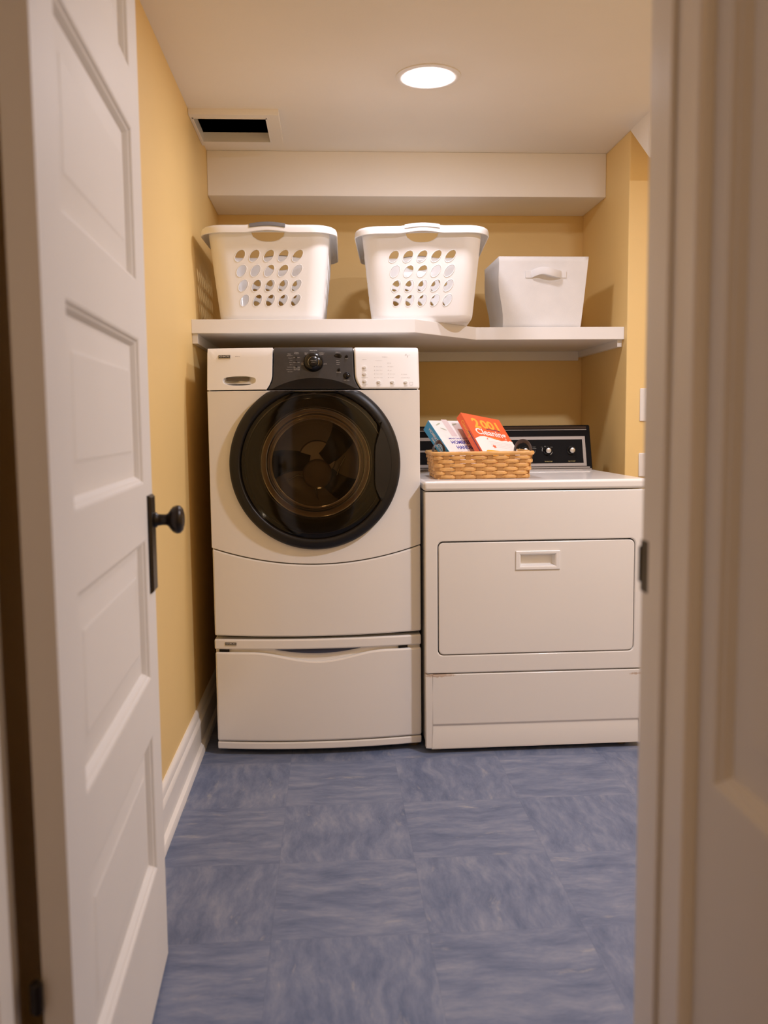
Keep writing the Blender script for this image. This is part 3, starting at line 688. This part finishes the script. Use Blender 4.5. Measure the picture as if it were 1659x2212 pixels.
# ------------------------------------------------------------------ dryer
DW_ = 0.722
dy = thing('clothes_dryer', 'old ivory front loading dryer with black control console at its back', 'dryer', (0.3005, 2.836, 0), math.radians(0.4))
b = MB(); t = 0.004
b.box(0.002, DW_ - 0.002, 0.030, 0.68, 0.03, 0.858).build('cabinet', M['dryer'], dy, smooth=False)
fo = rrect(0.0, DW_, 0.2675, 0.8585, 0.006, 3); ho_ = rrect(0.0410, 0.6875, 0.3265, 0.6985, 0.018, 6)
ring_plate(MB(), fo, ho_, K(0.0), 0.028, (0.364, 0.51), n=48, k=3).build('front_panel', M['dryer'], dy, bevel=0.004, seg=3, angle=35)
MB().box(0.03, 0.70, 0.024, 0.029, 0.31, 0.71).build('door_gap', M['gap'], dy, smooth=False)
do_ = rrect(0.0440, 0.6845, 0.3295, 0.6945, 0.016, 6)
hx0, hx1, hz0, hz1 = 0.2935, 0.4385, 0.6030, 0.6640
dd = ring_plate(MB(), do_, rrect(hx0 + 0.004, hx1 - 0.004, hz0 + 0.004, hz1 - 0.004, 0.004, 2), K(-0.001), 0.024, ((hx0 + hx1) / 2, (hz0 + hz1) / 2), n=48, k=3).build('door', M['dryer'], dy, bevel=0.0035, seg=3, angle=35)
# recessed pull: frame, sloping cheeks, back
hp = MB(); LP = []
for d, y in ((0.0, -0.0008), (0.0, -0.004), (0.002, -0.005), (0.010, -0.005), (0.013, -0.0045), (0.0165, -0.001), (0.021, 0.018)):
    LP.append([(hx0 + d, y, hz0 + d * 0.75), (hx1 - d, y, hz0 + d * 0.75), (hx1 - d, y, hz1 - d * 0.75), (hx0 + d, y, hz1 - d * 0.75)])
hp.loops(LP, False, True).build('door_handle', M['appl2'], dd, smooth=False)
# toe panel with its pressed step
zs_ = 0.0935
tp = MB(); L = []
prof_t = [(0.2640, 0.0), (zs_ + 0.004, 0.0), (zs_, 0.0035), (zs_ - 0.006, 0.0035), (zs_ - 0.014, 0.001), (0.0175, 0.0)]
tp.box(0.0, 0.022, 0.0, 0.028, 0.0175, 0.264); tp.box(0.712, DW_, 0.0, 0.028, 0.0175, 0.264)
tp.prism([(y, z) for z, y in prof_t] + [(0.028, 0.0175), (0.028, 0.264)], 0.022, 0.712, 0)
tp.build('toe_panel', M['rust'], dy, bevel=0.003, seg=2, angle=20)
MB().box(-0.003, DW_ + 0.003, -0.006, 0.68, 0.8615, 0.8925).build('top', M['dryer'], dy, bevel=0.009, seg=4)
lid = MB().box(0.385, 0.665, 0.43, 0.535, 0.892, 0.8945); lid.build('lint_lid', M['dryer'], dy, bevel=0.0015)
for x, y in ((0.04, 0.05), (0.665, 0.05), (0.04, 0.63), (0.665, 0.63)):
    MB().lathe([(0.0, 0.0), (0.018, 0.0), (0.018, 0.012), (0.008, 0.014), (0.008, 0.032)], (x, y, 0), 'z', 18).build('foot', M['brass'], dy)
# console, its face leaning back
CY0, CY1, CZ0, CZ1 = 0.560, 0.612, 0.8925, 1.0640
cons = MB().prism([(CY0, CZ0), (CY1 - 0.0012, CZ1 - 0.004), (CY1 + 0.004, CZ1), (0.668, CZ1), (0.675, CZ1 - 0.01), (0.675, CZ0)], 0.0, DW_ - 0.008, 0).build('console', M['face'], dy, bevel=0.003)
def cface(x, z): return lerp(CY0, CY1, (z - CZ0) / (CZ1 - CZ0))
def cplate(name, x0, x1, z0, z1, m, off=0.002, th=0.004, bev=0.0006):
    return plate(MB(), K(x0), K(x1), K(z0), K(z1), lambda x, z: cface(x, z) - off, th, 2, 1).build(name, m, cons, bevel=bev)
cplate('woodgrain_strip', 0.004, 0.700, 1.0500, 1.0600, M['walnut'], 0.0015)
cplate('chrome_strip', 0.004, 0.700, 1.0458, 1.0478, M['bright_trim'], 0.0026)
cplate('panel_frame', 0.006, 0.692, 0.9075, 1.0215, M['silver'], 0.002)
cplate('control_face', 0.016, 0.680, 0.9195, 1.0095, M['face'], 0.0028)
cplate('chrome_strip', 0.004, 0.704, 0.9000, 0.9055, M['silver'], 0.003)
cplate('chrome_strip', 0.004, 0.710, 0.8930, 0.8985, M['silver'], 0.004)
for xx in (0.013, 0.2):
    cplate('inlay_line', xx, xx + 0.14, 0.9660, 0.9735, M['silver'], 0.0034)
for x in (0.452, 0.541, 0.634):
    z = 0.9685; y = cface(x, z) - 0.0028
    k_ = MB().lathe([(0.0165, y), (0.0165, y - 0.004), (0.0125, y - 0.006), (0.0115, y - 0.018), (0.0100, y - 0.0195)], (x, 0, z), 'y', 32).build('dial_knob', M['gloss_black'], cons, angle=50)
    MB().lathe([(0.0100, y - 0.0190), (0.0098, y - 0.0215), (0.008, y - 0.0225), (0.0, y - 0.0230)], (x, 0, z), 'y', 32).build('knob_cap', M['dial_cap'], k_, angle=50)
TD = Text(); cf = lambda x, z: cface(x, z) - 0.0028
for s, x, wd in (('FABRIC SELECTION', 0.452, 0.040), ('TEMPERATURE', 0.543, 0.030), ('PUSH TO START', 0.634, 0.028)): TD.add(s, onface(x, 0.9265, cf), width=wd, height=0.0032)
TD.build('dial_lettering', M['print_y'], cons)
TE = Text()
for s, x, z, wd in (('HOT', 0.490, 0.982, 0.012), ('WARM', 0.491, 0.976, 0.014), ('LOW', 0.490, 0.966, 0.012), ('AIR', 0.489, 0.960, 0.010), ('OFF', 0.520, 0.981, 0.006), ('MED', 0.533, 0.984, 0.006), ('HIGH', 0.558, 0.981, 0.008)): TE.add(s, onface(x, z, cf), width=wd, height=0.0016)
for x in (0.452, 0.541):
    for a0, a1 in ((150, 190), (300, 345)):
        pts = [(0.0205 * math.cos(math.radians(a)), 0.0205 * math.sin(math.radians(a))) for a in range(a0, a1 + 1, 8)]
        pts += [(0.0196 * math.cos(math.radians(a)), 0.0196 * math.sin(math.radians(a))) for a in range(a1, a0 - 1, -8)]
        TE.poly(pts, onface(x, 0.9685, cf))
TE.build('dial_marks', M['print_w'], cons)

# ------------------------------------------------------------------ laundry baskets
BH = 0.300
def bdim(z):
    t = z / BH; hx, hy, r = lerp(0.178, 0.208, t), lerp(0.245, 0.292, t), 0.062
    if z < 0.024: q = (1 - z / 0.024) ** 2 * 0.012; hx -= q; hy -= q
    return hx, hy, r
FXE = [-1.0] + [(-0.11775 + 0.0471 * i) / 0.133 for i in range(6)] + [1.0]
SYE = [-1.0] + [(-0.1884 + 0.0471 * i) / 0.208 for i in range(9)] + [1.0]
def bpos(seg, a, z, off=0.0):
    """seg 0 front(-y) 1 right 2 back 3 left flats (a in -1..1); 4..7 corners after each (a in 0..1)"""
    hx, hy, r = bdim(z)
    if seg < 4:
        s = [(0, -1), (1, 0), (0, 1), (-1, 0)][seg]
        if seg == 0: p = (a * (hx - r), -hy - off)
        elif seg == 1: p = (hx + off, a * (hy - r))
        elif seg == 2: p = (-a * (hx - r), hy + off)
        else: p = (-hx - off, -a * (hy - r))
    else:
        k = seg - 4; c = [(hx - r, -(hy - r)), (hx - r, hy - r), (-(hx - r), hy - r), (-(hx - r), -(hy - r))][k]
        an = math.radians(-90 + 90 * k + 90 * a); p = (c[0] + (r + off) * math.cos(an), c[1] + (r + off) * math.sin(an))
    return (p[0], p[1], z)
ZROW = [0.0, 0.008, 0.016, 0.024, 0.048] + [0.048 + 0.0488 * i for i in range(1, 5)] + [0.2570, BH]
NS = 4
def make_basket(name, label, mf, mb_, loc, rz):
    root = thing(name, label, 'laundry basket', loc, rz, 'white laundry baskets on the shelf')
    b = MB(); cols = []
    for seg, edges in ((0, FXE), (4, [0, .25, .5, .75, 1]), (1, SYE), (5, [0, .25, .5, .75, 1]), (2, FXE), (6, [0, .25, .5, .75, 1]), (3, SYE), (7, [0, .25, .5, .75, 1])):
        for i in range(len(edges) - 1): cols.append((seg, edges[i], edges[i + 1], seg < 4 and 0 < i < len(edges) - 2, i, len(edges) - 1))
    def border(seg, a0, a1, z0, z1, nu, nv):
        P = [(lerp(a0, a1, i / nu), z0) for i in range(nu)] + [(a1, lerp(z0, z1, i / nv)) for i in range(nv)]
        P += [(lerp(a1, a0, i / nu), z1) for i in range(nu)] + [(a0, lerp(z1, z0, i / nv)) for i in range(nv)]
        return P
    for seg, a0, a1, holed, i, n in cols:
        for j in range(len(ZROW) - 1):
            z0, z1 = ZROW[j], ZROW[j + 1]
            if seg in (0, 2) and j == len(ZROW) - 2 and i in (2, 3, 4):
                if i != 2: continue
                A0, A1 = FXE[2], FXE[5]
                P = border(seg, A0, A1, z0, z1, 12, 4); rings = [P]
                hc, hw_ = 0.0, 0.0585 / 0.146
                inner = []
                for (a, z) in P:
                    an = math.atan2((z - 0.2855) / 0.0145, (a - hc) / ((A1 - A0) / 2))
                    x = math.cos(an); s = math.sin(an)
                    zz = 0.2940 + (0.0025 * s if s > 0 else 0.031 * s)
                    inner.append((hc + hw_ * x, zz))
                b.loops([[bpos(seg, a, z) for a, z in P], [bpos(seg, lerp(p[0], q[0], .8), lerp(p[1], q[1], .8)) for p, q in zip(P, inner)], [bpos(seg, a, z, 0.0012) for a, z in inner]])
            elif holed and 4 <= j <= 7:
                P = border(seg, a0, a1, z0, z1, NS, NS); ca, cz = (a0 + a1) / 2, (z0 + z1) / 2
                half = 0.133 if seg in (0, 2) else 0.208
                I1, I2 = [], []
                for (a, z) in P:
                    an = math.atan2(z - cz, (a - ca) * half)
                    th = an - math.radians(52); A_, B_ = 0.0240, 0.0142
                    r = A_ * B_ / math.sqrt((B_ * math.cos(th)) ** 2 + (A_ * math.sin(th)) ** 2)
                    for q, I in ((1.10, I1), (1.0, I2)): I.append((ca + min(r * q, 0.024) * math.cos(an) / half, cz + min(r * q, 0.0243) * math.sin(an)))
                b.loops([[bpos(seg, a, z) for a, z in P], [bpos(seg, a, z) for a, z in I1], [bpos(seg, a, z, 0.0014) for a, z in I2]])
            else:
                g = [[bpos(seg, lerp(a0, a1, p / NS), lerp(z0, z1, q / NS)) for p in range(NS + 1)] for q in range(NS + 1)]
                b.loops(g, closed=False)
    base = [bpos(seg, lerp(a0, a1, p / NS), 0.0) for seg, a0, a1, *_ in cols for p in range(NS)]
    b.add(base, [tuple(range(len(base)))])
    b.build('body', M['basket'], root, solid=0.0024, angle=35)
    # rim swept round the top, lifted a little over the two end openings
    path = []
    for seg in (0, 4, 1, 5, 2, 6, 3, 7):
        n = 28 if seg in (0, 2) else (10 if seg < 4 else 12)
        for i in range(n): path.append((seg, (-1 + 2 * i / n) if seg < 4 else i / n))
    def sweep(prof, pts, lift=True):
        L = []
        for seg, a in pts:
            x = bpos(seg, a, BH)[0]; bump = 0.0
            if seg in (0, 2) and abs(x) < 0.075: bump = 0.0075 * math.cos(x / 0.075 * PI / 2) ** 1.2
            L.append([(lambda p: (p[0], p[1], z + bump))(bpos(seg, a, BH, o)) for o, z in prof])
        return L
    rp = [(-0.002, 0.294), (-0.003, 0.308), (0.001, 0.3145), (0.008, 0.3165), (0.016, 0.3155), (0.0225, 0.311), (0.0255, 0.304), (0.0265, 0.290), (0.0235, 0.2885), (0.0220, 0.302), (0.015, 0.3105), (0.006, 0.3115), (0.002, 0.306)]
    L = sweep(rp, path); MB().loops(L + [L[0]], closed=True).build('rim', M['basket'], root, angle=50)
    for seg, m_ in ((0, mf), (2, mb_)):
        pts = [(seg, lerp(-0.060, 0.060, i / 20) / 0.146) for i in range(21)]
        gp = [(0.004, 0.3155), (0.010, 0.3190), (0.018, 0.3180), (0.025, 0.3130), (0.0285, 0.3040), (0.0275, 0.3025), (0.016, 0.3080)]
        MB().loops(sweep(gp, pts), True, True).build('grip', m_, root, angle=60, bevel=0.0008)
    return root
make_basket('laundry_basket', 'white plastic laundry basket with dark grey grip, above the washer by the left wall', M['grip_d'], M['grip_d'], (-0.1905, 3.430, ZT), math.radians(-1.0))
make_basket('laundry_basket', 'white plastic laundry basket with pale grip, middle of shelf beside the fabric bin', M['grip_l'], M['grip_d'], (0.352, 3.435, ZT), math.radians(-4.5))

# ------------------------------------------------------------------ fabric bin
bn = thing('fabric_bin', 'white fabric storage bin with a strap handle at the right end of shelf', 'storage bin', (0.812, 3.555, ZT), math.radians(0.6))
def bin_pt(u, v, z):
    """u,v in -1..1 on the plan square"""
    t = z / 0.264; hx, hy = lerp(0.149, 0.173, t ** 0.9), lerp(0.130, 0.150, t)
    x, y = u * hx, v * hy
    if v <= -0.999:          # front cloth: soft fold from the lower left corner, gentle belly
        d = (u + 1) * 0.149 - z * 1.0
        y += 0.006 * math.exp(-(d / 0.012) ** 2) * max(0, 1 - z / 0.11)
        y += 0.004 * math.sin(u * 3 + z * 9) * (1 - abs(u)) * math.sin(PI * min(1, t))
    if u <= -0.999:          # left cloth caves in towards the middle
        x += 0.020 * math.sin(PI * min(1, t)) * (1 - v * v) + 0.004 * math.sin(z * 30)
    return (x, y, z)
b = MB(); N_ = 20
def side(f):
    b.loops([[f(-1 + 2 * i / N_, 0.264 * j / 14) for i in range(N_ + 1)] for j in range(15)], closed=False)
side(lambda a, z: bin_pt(a, -1, z)); side(lambda a, z: bin_pt(1, a, z)); side(lambda a, z: bin_pt(-a, 1, z)); side(lambda a, z: bin_pt(-1, -a, z))
b.add([bin_pt(-1, -1, 0), bin_pt(1, -1, 0), bin_pt(1, 1, 0), bin_pt(-1, 1, 0)], [(0, 1, 2, 3)])
b.build('body', M['fabric'], bn, solid=0.003, angle=45, merge=2e-3)
fy = lambda x, z: bin_pt(x / 0.17, -1, z)[1]
for x0, x1 in ((-0.067, -0.040), (0.062, 0.0875)):
    plate(MB(), K(x0), K(x1), K(0.186), K(0.211), lambda x, z: fy(x, z) - 0.0038, 0.004, 4, 1).build('strap_end', M['fabric'], bn, bevel=0.0005)
pts = []
for i in range(17):
    t = i / 16; x = lerp(-0.046, 0.068, t); q = math.sin(PI * t)
    pts.append((x, fy(x, 0.2) - 0.003 - 0.030 * q ** 0.8, 0.1985 + 0.0085 * q + 0.004 * math.sin(2 * PI * t)))
MB().tube(pts, 0, flat=(0.0132, 0.0018, (0, 0, 1))).build('strap_handle', M['fabric'], bn, angle=50)

# ------------------------------------------------------------------ wicker basket
WBX, WBY = 0.5055, 3.038
wb = thing('wicker_basket', 'small honey coloured woven basket holding two books on top of dryer', 'basket', (WBX, WBY, 0.8928), math.radians(-0.4))
BHt = 0.086
def wdim(z): t = z / BHt; return lerp(0.154, 0.166, t), lerp(0.108, 0.120, t), 0.022
def wpath(z, off, n=240):
    """closed rounded-rectangle path, returned with its arc position"""
    hx, hy, r = wdim(z); segs = [(2 * (hx - r)), PI * r / 2, 2 * (hy - r), PI * r / 2] * 2; tot = sum(segs); P = []
    for i in range(n):
        s = tot * i / n; k = 0
        while s > segs[k]: s -= segs[k]; k += 1
        f = s / segs[k]
        if k % 2 == 0:
            j = k // 2; a = lerp(-1, 1, f)
            p = [(a * (hx - r), -hy - off), (hx + off, a * (hy - r)), (-a * (hx - r), hy + off), (-hx - off, -a * (hy - r))][j]
        else:
            j = k // 2; cc = [(hx - r, -(hy - r)), (hx - r, hy - r), (-(hx - r), hy - r), (-(hx - r), -(hy - r))][j]
            an = math.radians(-90 + 90 * j + 90 * f); p = (cc[0] + (r + off) * math.cos(an), cc[1] + (r + off) * math.sin(an))
        P.append(p)
    return P
NSTK = 30
rows = 6; rh = 0.0126
wv = MB()
for k in range(rows):
    zc_ = 0.0075 + rh * k; ph = k % 2
    n = 240; ctr = wpath(zc_, 0.0, n); out = wpath(zc_, 1.0, n); L = []
    for i in range(n):
        s = i / n * NSTK; wave = math.sin(PI * (s + ph)); sg = math.copysign(abs(wave) ** 0.22, wave); o = 0.0028 * sg
        d = (out[i][0] - ctr[i][0], out[i][1] - ctr[i][1]); l = math.hypot(*d); d = (d[0] / l, d[1] / l)
        hh = 0.0061 - (0.0006 if sg < 0 else 0)
        ring = []
        for dz, dt in ((-1, -0.3), (-0.8, 0.7), (0, 1.0), (0.8, 0.7), (1, -0.3), (0.8, -0.9), (-0.8, -0.9)):
            ring.append((ctr[i][0] + d[0] * (o + dt * 0.0017), ctr[i][1] + d[1] * (o + dt * 0.0017), zc_ + dz * hh))
        L.append(ring)
    wv.loops(L + [L[0]])
hx, hy, r = wdim(0); wv.box(-hx + 0.004, hx - 0.004, -hy + 0.004, hy - 0.004, 0.0, 0.003)
wv.build('weave', M['wicker'], wb, angle=60)
st = MB(); lo, hi = wpath(0.001, 0, NSTK * 2), wpath(BHt - 0.006, 0, NSTK * 2)
for i in range(NSTK):
    a, c2 = lo[2 * i + 1], hi[2 * i + 1]; nb = lo[(2 * i + 2) % (2 * NSTK)]; d = Vector((nb[0] - a[0], nb[1] - a[1], 0)).normalized()
    nrm = Vector((d.y, -d.x, 0))
    qs = []
    for p, z in ((a, 0.001), (c2, BHt - 0.006)):
        p = Vector((p[0], p[1], z)); qs += [p - d * 0.0088 - nrm * 0.001, p + d * 0.0088 - nrm * 0.001, p + d * 0.0088 + nrm * 0.001, p - d * 0.0088 + nrm * 0.001]
    st.add(qs, [(0, 1, 5, 4), (1, 2, 6, 5), (2, 3, 7, 6), (3, 0, 4, 7), (0, 3, 2, 1), (4, 5, 6, 7)])
st.build('stakes', M['wicker_d'], wb, smooth=False)
n = 320; rp_ = wpath(BHt, 0.0005, n); ro_ = wpath(BHt, 1.0, n); L = []
for i in range(n):
    d = Vector((ro_[i][0] - rp_[i][0], ro_[i][1] - rp_[i][1], 0)).normalized(); ring = []
    for k in range(10):
        a = 2 * PI * k / 10; w_ = 1 + 0.10 * math.sin(a * 1 + i / n * 2 * PI * 44)
        saw = 1 + 0.10 * (((i / n * 44 + k / 10) % 1.0) - 0.5)
        ring.append((rp_[i][0] + d.x * 0.0048 * math.cos(a) * saw, rp_[i][1] + d.y * 0.0048 * math.cos(a) * saw, BHt - 0.002 + 0.0068 * math.sin(a) * saw))
    L.append(ring)
MB().loops(L + [L[0]]).build('rim', M['wicker'], wb, angle=45)
for sx in (-1, 1):
    pts = []
    for i in range(21):
        a = PI * i / 20; pts.append((sx * (0.143 + 0.022 * math.cos(a)), (-0.072 if sx < 0 else -0.052) - 0.026 * math.cos(a), BHt - 0.006 + 0.042 * math.sin(a) ** 0.8))
    MB().tube(pts, 0, flat=(0.0022, 0.0060, (1, 0.3, 0))).build('handle', M['leather'], wb, angle=60)

# ------------------------------------------------------------------ books standing in the basket
def make_book(name, label, tl, wv_, uv_, W_, H_, T_, m_cover, m_spine):
    """tl = top left corner of the front cover; wv_ along the top edge, uv_ up the cover"""
    wv_ = Vector(wv_).normalized(); uv_ = Vector(uv_); uv_ = (uv_ - wv_ * uv_.dot(wv_)).normalized(); nv = wv_.cross(uv_)
    root = thing(name, label, 'book')
    o0 = Vector(tl) - uv_ * H_
    root.matrix_world = Matrix(((wv_.x, uv_.x, nv.x, o0.x), (wv_.y, uv_.y, nv.y, o0.y), (wv_.z, uv_.z, nv.z, o0.z), (0, 0, 0, 1)))
    # local: x across cover, y up, z out of the cover (front cover at z=0, back at -T_)
    c_ = MB().box(0, W_, 0, H_, -0.0015, 0).build('front_cover', m_cover, root, bevel=0.0004)
    MB().box(0, W_, 0, H_, -T_, -T_ + 0.0015).build('back_cover', m_spine, root, bevel=0.0004)
    MB().box(-0.0006, 0.0018, 0, H_, -T_, 0).build('spine', m_spine, root, bevel=0.0005)
    MB().box(0.002, W_ - 0.002, 0.0015, H_ - 0.0015, -T_ + 0.0015, -0.0015).build('pages', M['pages'], root, smooth=False)
    return root
cv = lambda x0, y0: (lambda a, b_, d: (x0 + a, y0 + b_, d))
sv = lambda y0, z0: (lambda a, b_, d: (-0.0006 - d, y0 - a, z0 + b_))       # down the spine, seen from the left
# orange book
ob = make_book('book', 'orange paperback about cleaning, standing in the wicker basket', (0.4533, 3.088, 1.1125), (0.152, 0.09, -0.027), (-0.045, 0.109, 0.109), 0.176, 0.208, 0.0280, M['b_orange'], M['b_orange'])
Text().add('2', cv(0.046, 0.164), width=0.030, height=0.050, bold=0.035).add('001', cv(0.107, 0.164), width=0.080, height=0.044, bold=0.035).build('title_number', M['b_yellow'], ob)
Text().add('Cleaning', cv(0.092, 0.117), width=0.136, height=0.040, bold=0.02).build('title', M['b_white'], ob)
Text().add('amazing', cv(0.112, 0.1405), width=0.062, height=0.010, bold=0.03).build('title_word', M['b_purple'], ob)
Text().add('SECRETS', cv(0.090, 0.096), width=0.060, height=0.006, bold=0.02).build('subtitle', M['b_yellow'], ob)
wave = [(0.0, 0.0), (0.176, 0.0), (0.176, 0.096), (0.172, 0.092), (0.168, 0.098), (0.155, 0.091), (0.150, 0.096), (0.125, 0.089), (0.10, 0.091), (0.075, 0.097), (0.050, 0.099), (0.028, 0.094), (0.012, 0.086), (0.0, 0.078)]
Text().poly(wave, cv(0, 0), 0.0003).build('cover_band', M['b_white'], ob)
TB = Text().poly([(0.072 + 0.010 * math.cos(a * PI * 2 / 10) * (1 if a % 2 else 0.5), 0.052 + 0.010 * math.sin(a * PI * 2 / 10) * (1 if a % 2 else 0.5)) for a in range(10)], cv(0, 0), 0.0006)
TB.poly([(0.055, 0.085), (0.062, 0.085), (0.060, 0.090), (0.056, 0.089)], cv(0, 0), 0.0006); TB.build('star', M['b_orange'], ob)
TS = Text()
for k in range(4): TS.bar(0.06, 0.165, 0.076 - 0.008 * k, 0.0772 - 0.008 * k, cv(0, 0), 0.0006)
TS.build('fine_lines', M['b_pink'], ob)
Text().poly([(0.012 + 0.0 * a, 0.0) for a in range(1)] + [(0.022 + 0.055 * (1 - math.cos(a * PI / 10)) / 1, 0.024 + 0.008 * math.sin(a * PI / 10)) for a in range(11)] + [(0.132, 0.0)], cv(0, 0), 0.0006).build('cover_swoosh', M['b_yellow'], ob)
Text().add('Cleaning', sv(0.14, -0.014), width=0.08, height=0.016, bold=0.01).build('spine_title', M['b_yellow'], ob)
Text().poly([(-0.105, 0.004), (0.0, 0.004), (0.0, -0.0), (-0.105, 0.0)], sv(0.02, -0.010), 0.0003).build('spine_band', M['b_purple'], ob)
# blue and white book
bb = make_book('book', 'thick blue spined homekeeping handbook leaning behind the orange book', (0.3414, 3.090, 1.0863), (0.1, 0.057, -0.002), (-0.058, 0.106, 0.105), 0.178, 0.225, 0.042, M['b_cover'], M['b_blue'])
Text().add('HOMEKEEPING', cv(0.098, 0.112), width=0.125, height=0.018, bold=0.03).add('HANDBOOK', cv(0.100, 0.086), width=0.110, height=0.018, bold=0.03).build('title', M['b_navy'], bb)
Text().add("MARTHA STEWART'S", cv(0.098, 0.131), width=0.125, height=0.007, bold=0.01).build('author', M['b_navy'], bb)
TP = Text(); TP.bar(0.056, 0.080, 0.142, 0.230, cv(0, 0)); TP.bar(0.108, 0.112, 0.005, 0.078, cv(0, 0)); TP.bar(0.150, 0.154, 0.005, 0.078, cv(0, 0)); TP.build('cover_stripes', M['b_pink'], bb)
TG = Text()
for cx_, cy_, an in ((0.030, 0.205, .5), (0.040, 0.180, 2.6), (0.100, 0.205, .3), (0.125, 0.165, 2.2), (0.135, 0.185, 1.2), (0.045, 0.060, .4), (0.075, 0.045, 2.5)):
    TG.poly([(cx_ + 0.013 * math.cos(t) * math.cos(an) - 0.003 * math.sin(t) * math.sin(an), cy_ + 0.013 * math.cos(t) * math.sin(an) + 0.003 * math.sin(t) * math.cos(an)) for t in [2 * PI * k / 12 for k in range(12)]], cv(0, 0))
TG.build('leaf_print', M['b_green'], bb)
Text().add('HOMEKEEPING', sv(0.145, -0.0165), width=0.11, height=0.011, bold=0.02).add('HANDBOOK', sv(0.130, -0.030), width=0.075, height=0.009, bold=0.02).build('spine_title', M['b_cover'], bb)

# ------------------------------------------------------------------ switch and outlet plates on the lit yellow wall
sw = thing('light_switch', 'white wall switch plate on the yellow wall beside the doorframe, the upper plate', 'light switch', (1.208, YF, 1.138))
MB().box(-0.038, 0.038, -0.006, 0, -0.062, 0.062).build('cover_plate', M['plate'], sw, bevel=0.003)
MB().box(-0.016, 0.016, -0.010, -0.006, -0.033, 0.033).build('rocker', M['plate'], sw, bevel=0.0015)
ot = thing('wall_outlet', 'pale wall outlet plate low on the yellow wall above dryer, below the switch', 'outlet', (1.209, YF, 0.912))
MB().box(-0.040, 0.040, -0.006, 0, -0.045, 0.045).build('cover_plate', M['plate'], ot, bevel=0.003)
for z in (-0.02, 0.02): MB().lathe([(0.0, -0.0075), (0.014, -0.0075), (0.0145, -0.006)], (0, 0, z), 'y', 24).build('socket', M['plate'], ot)
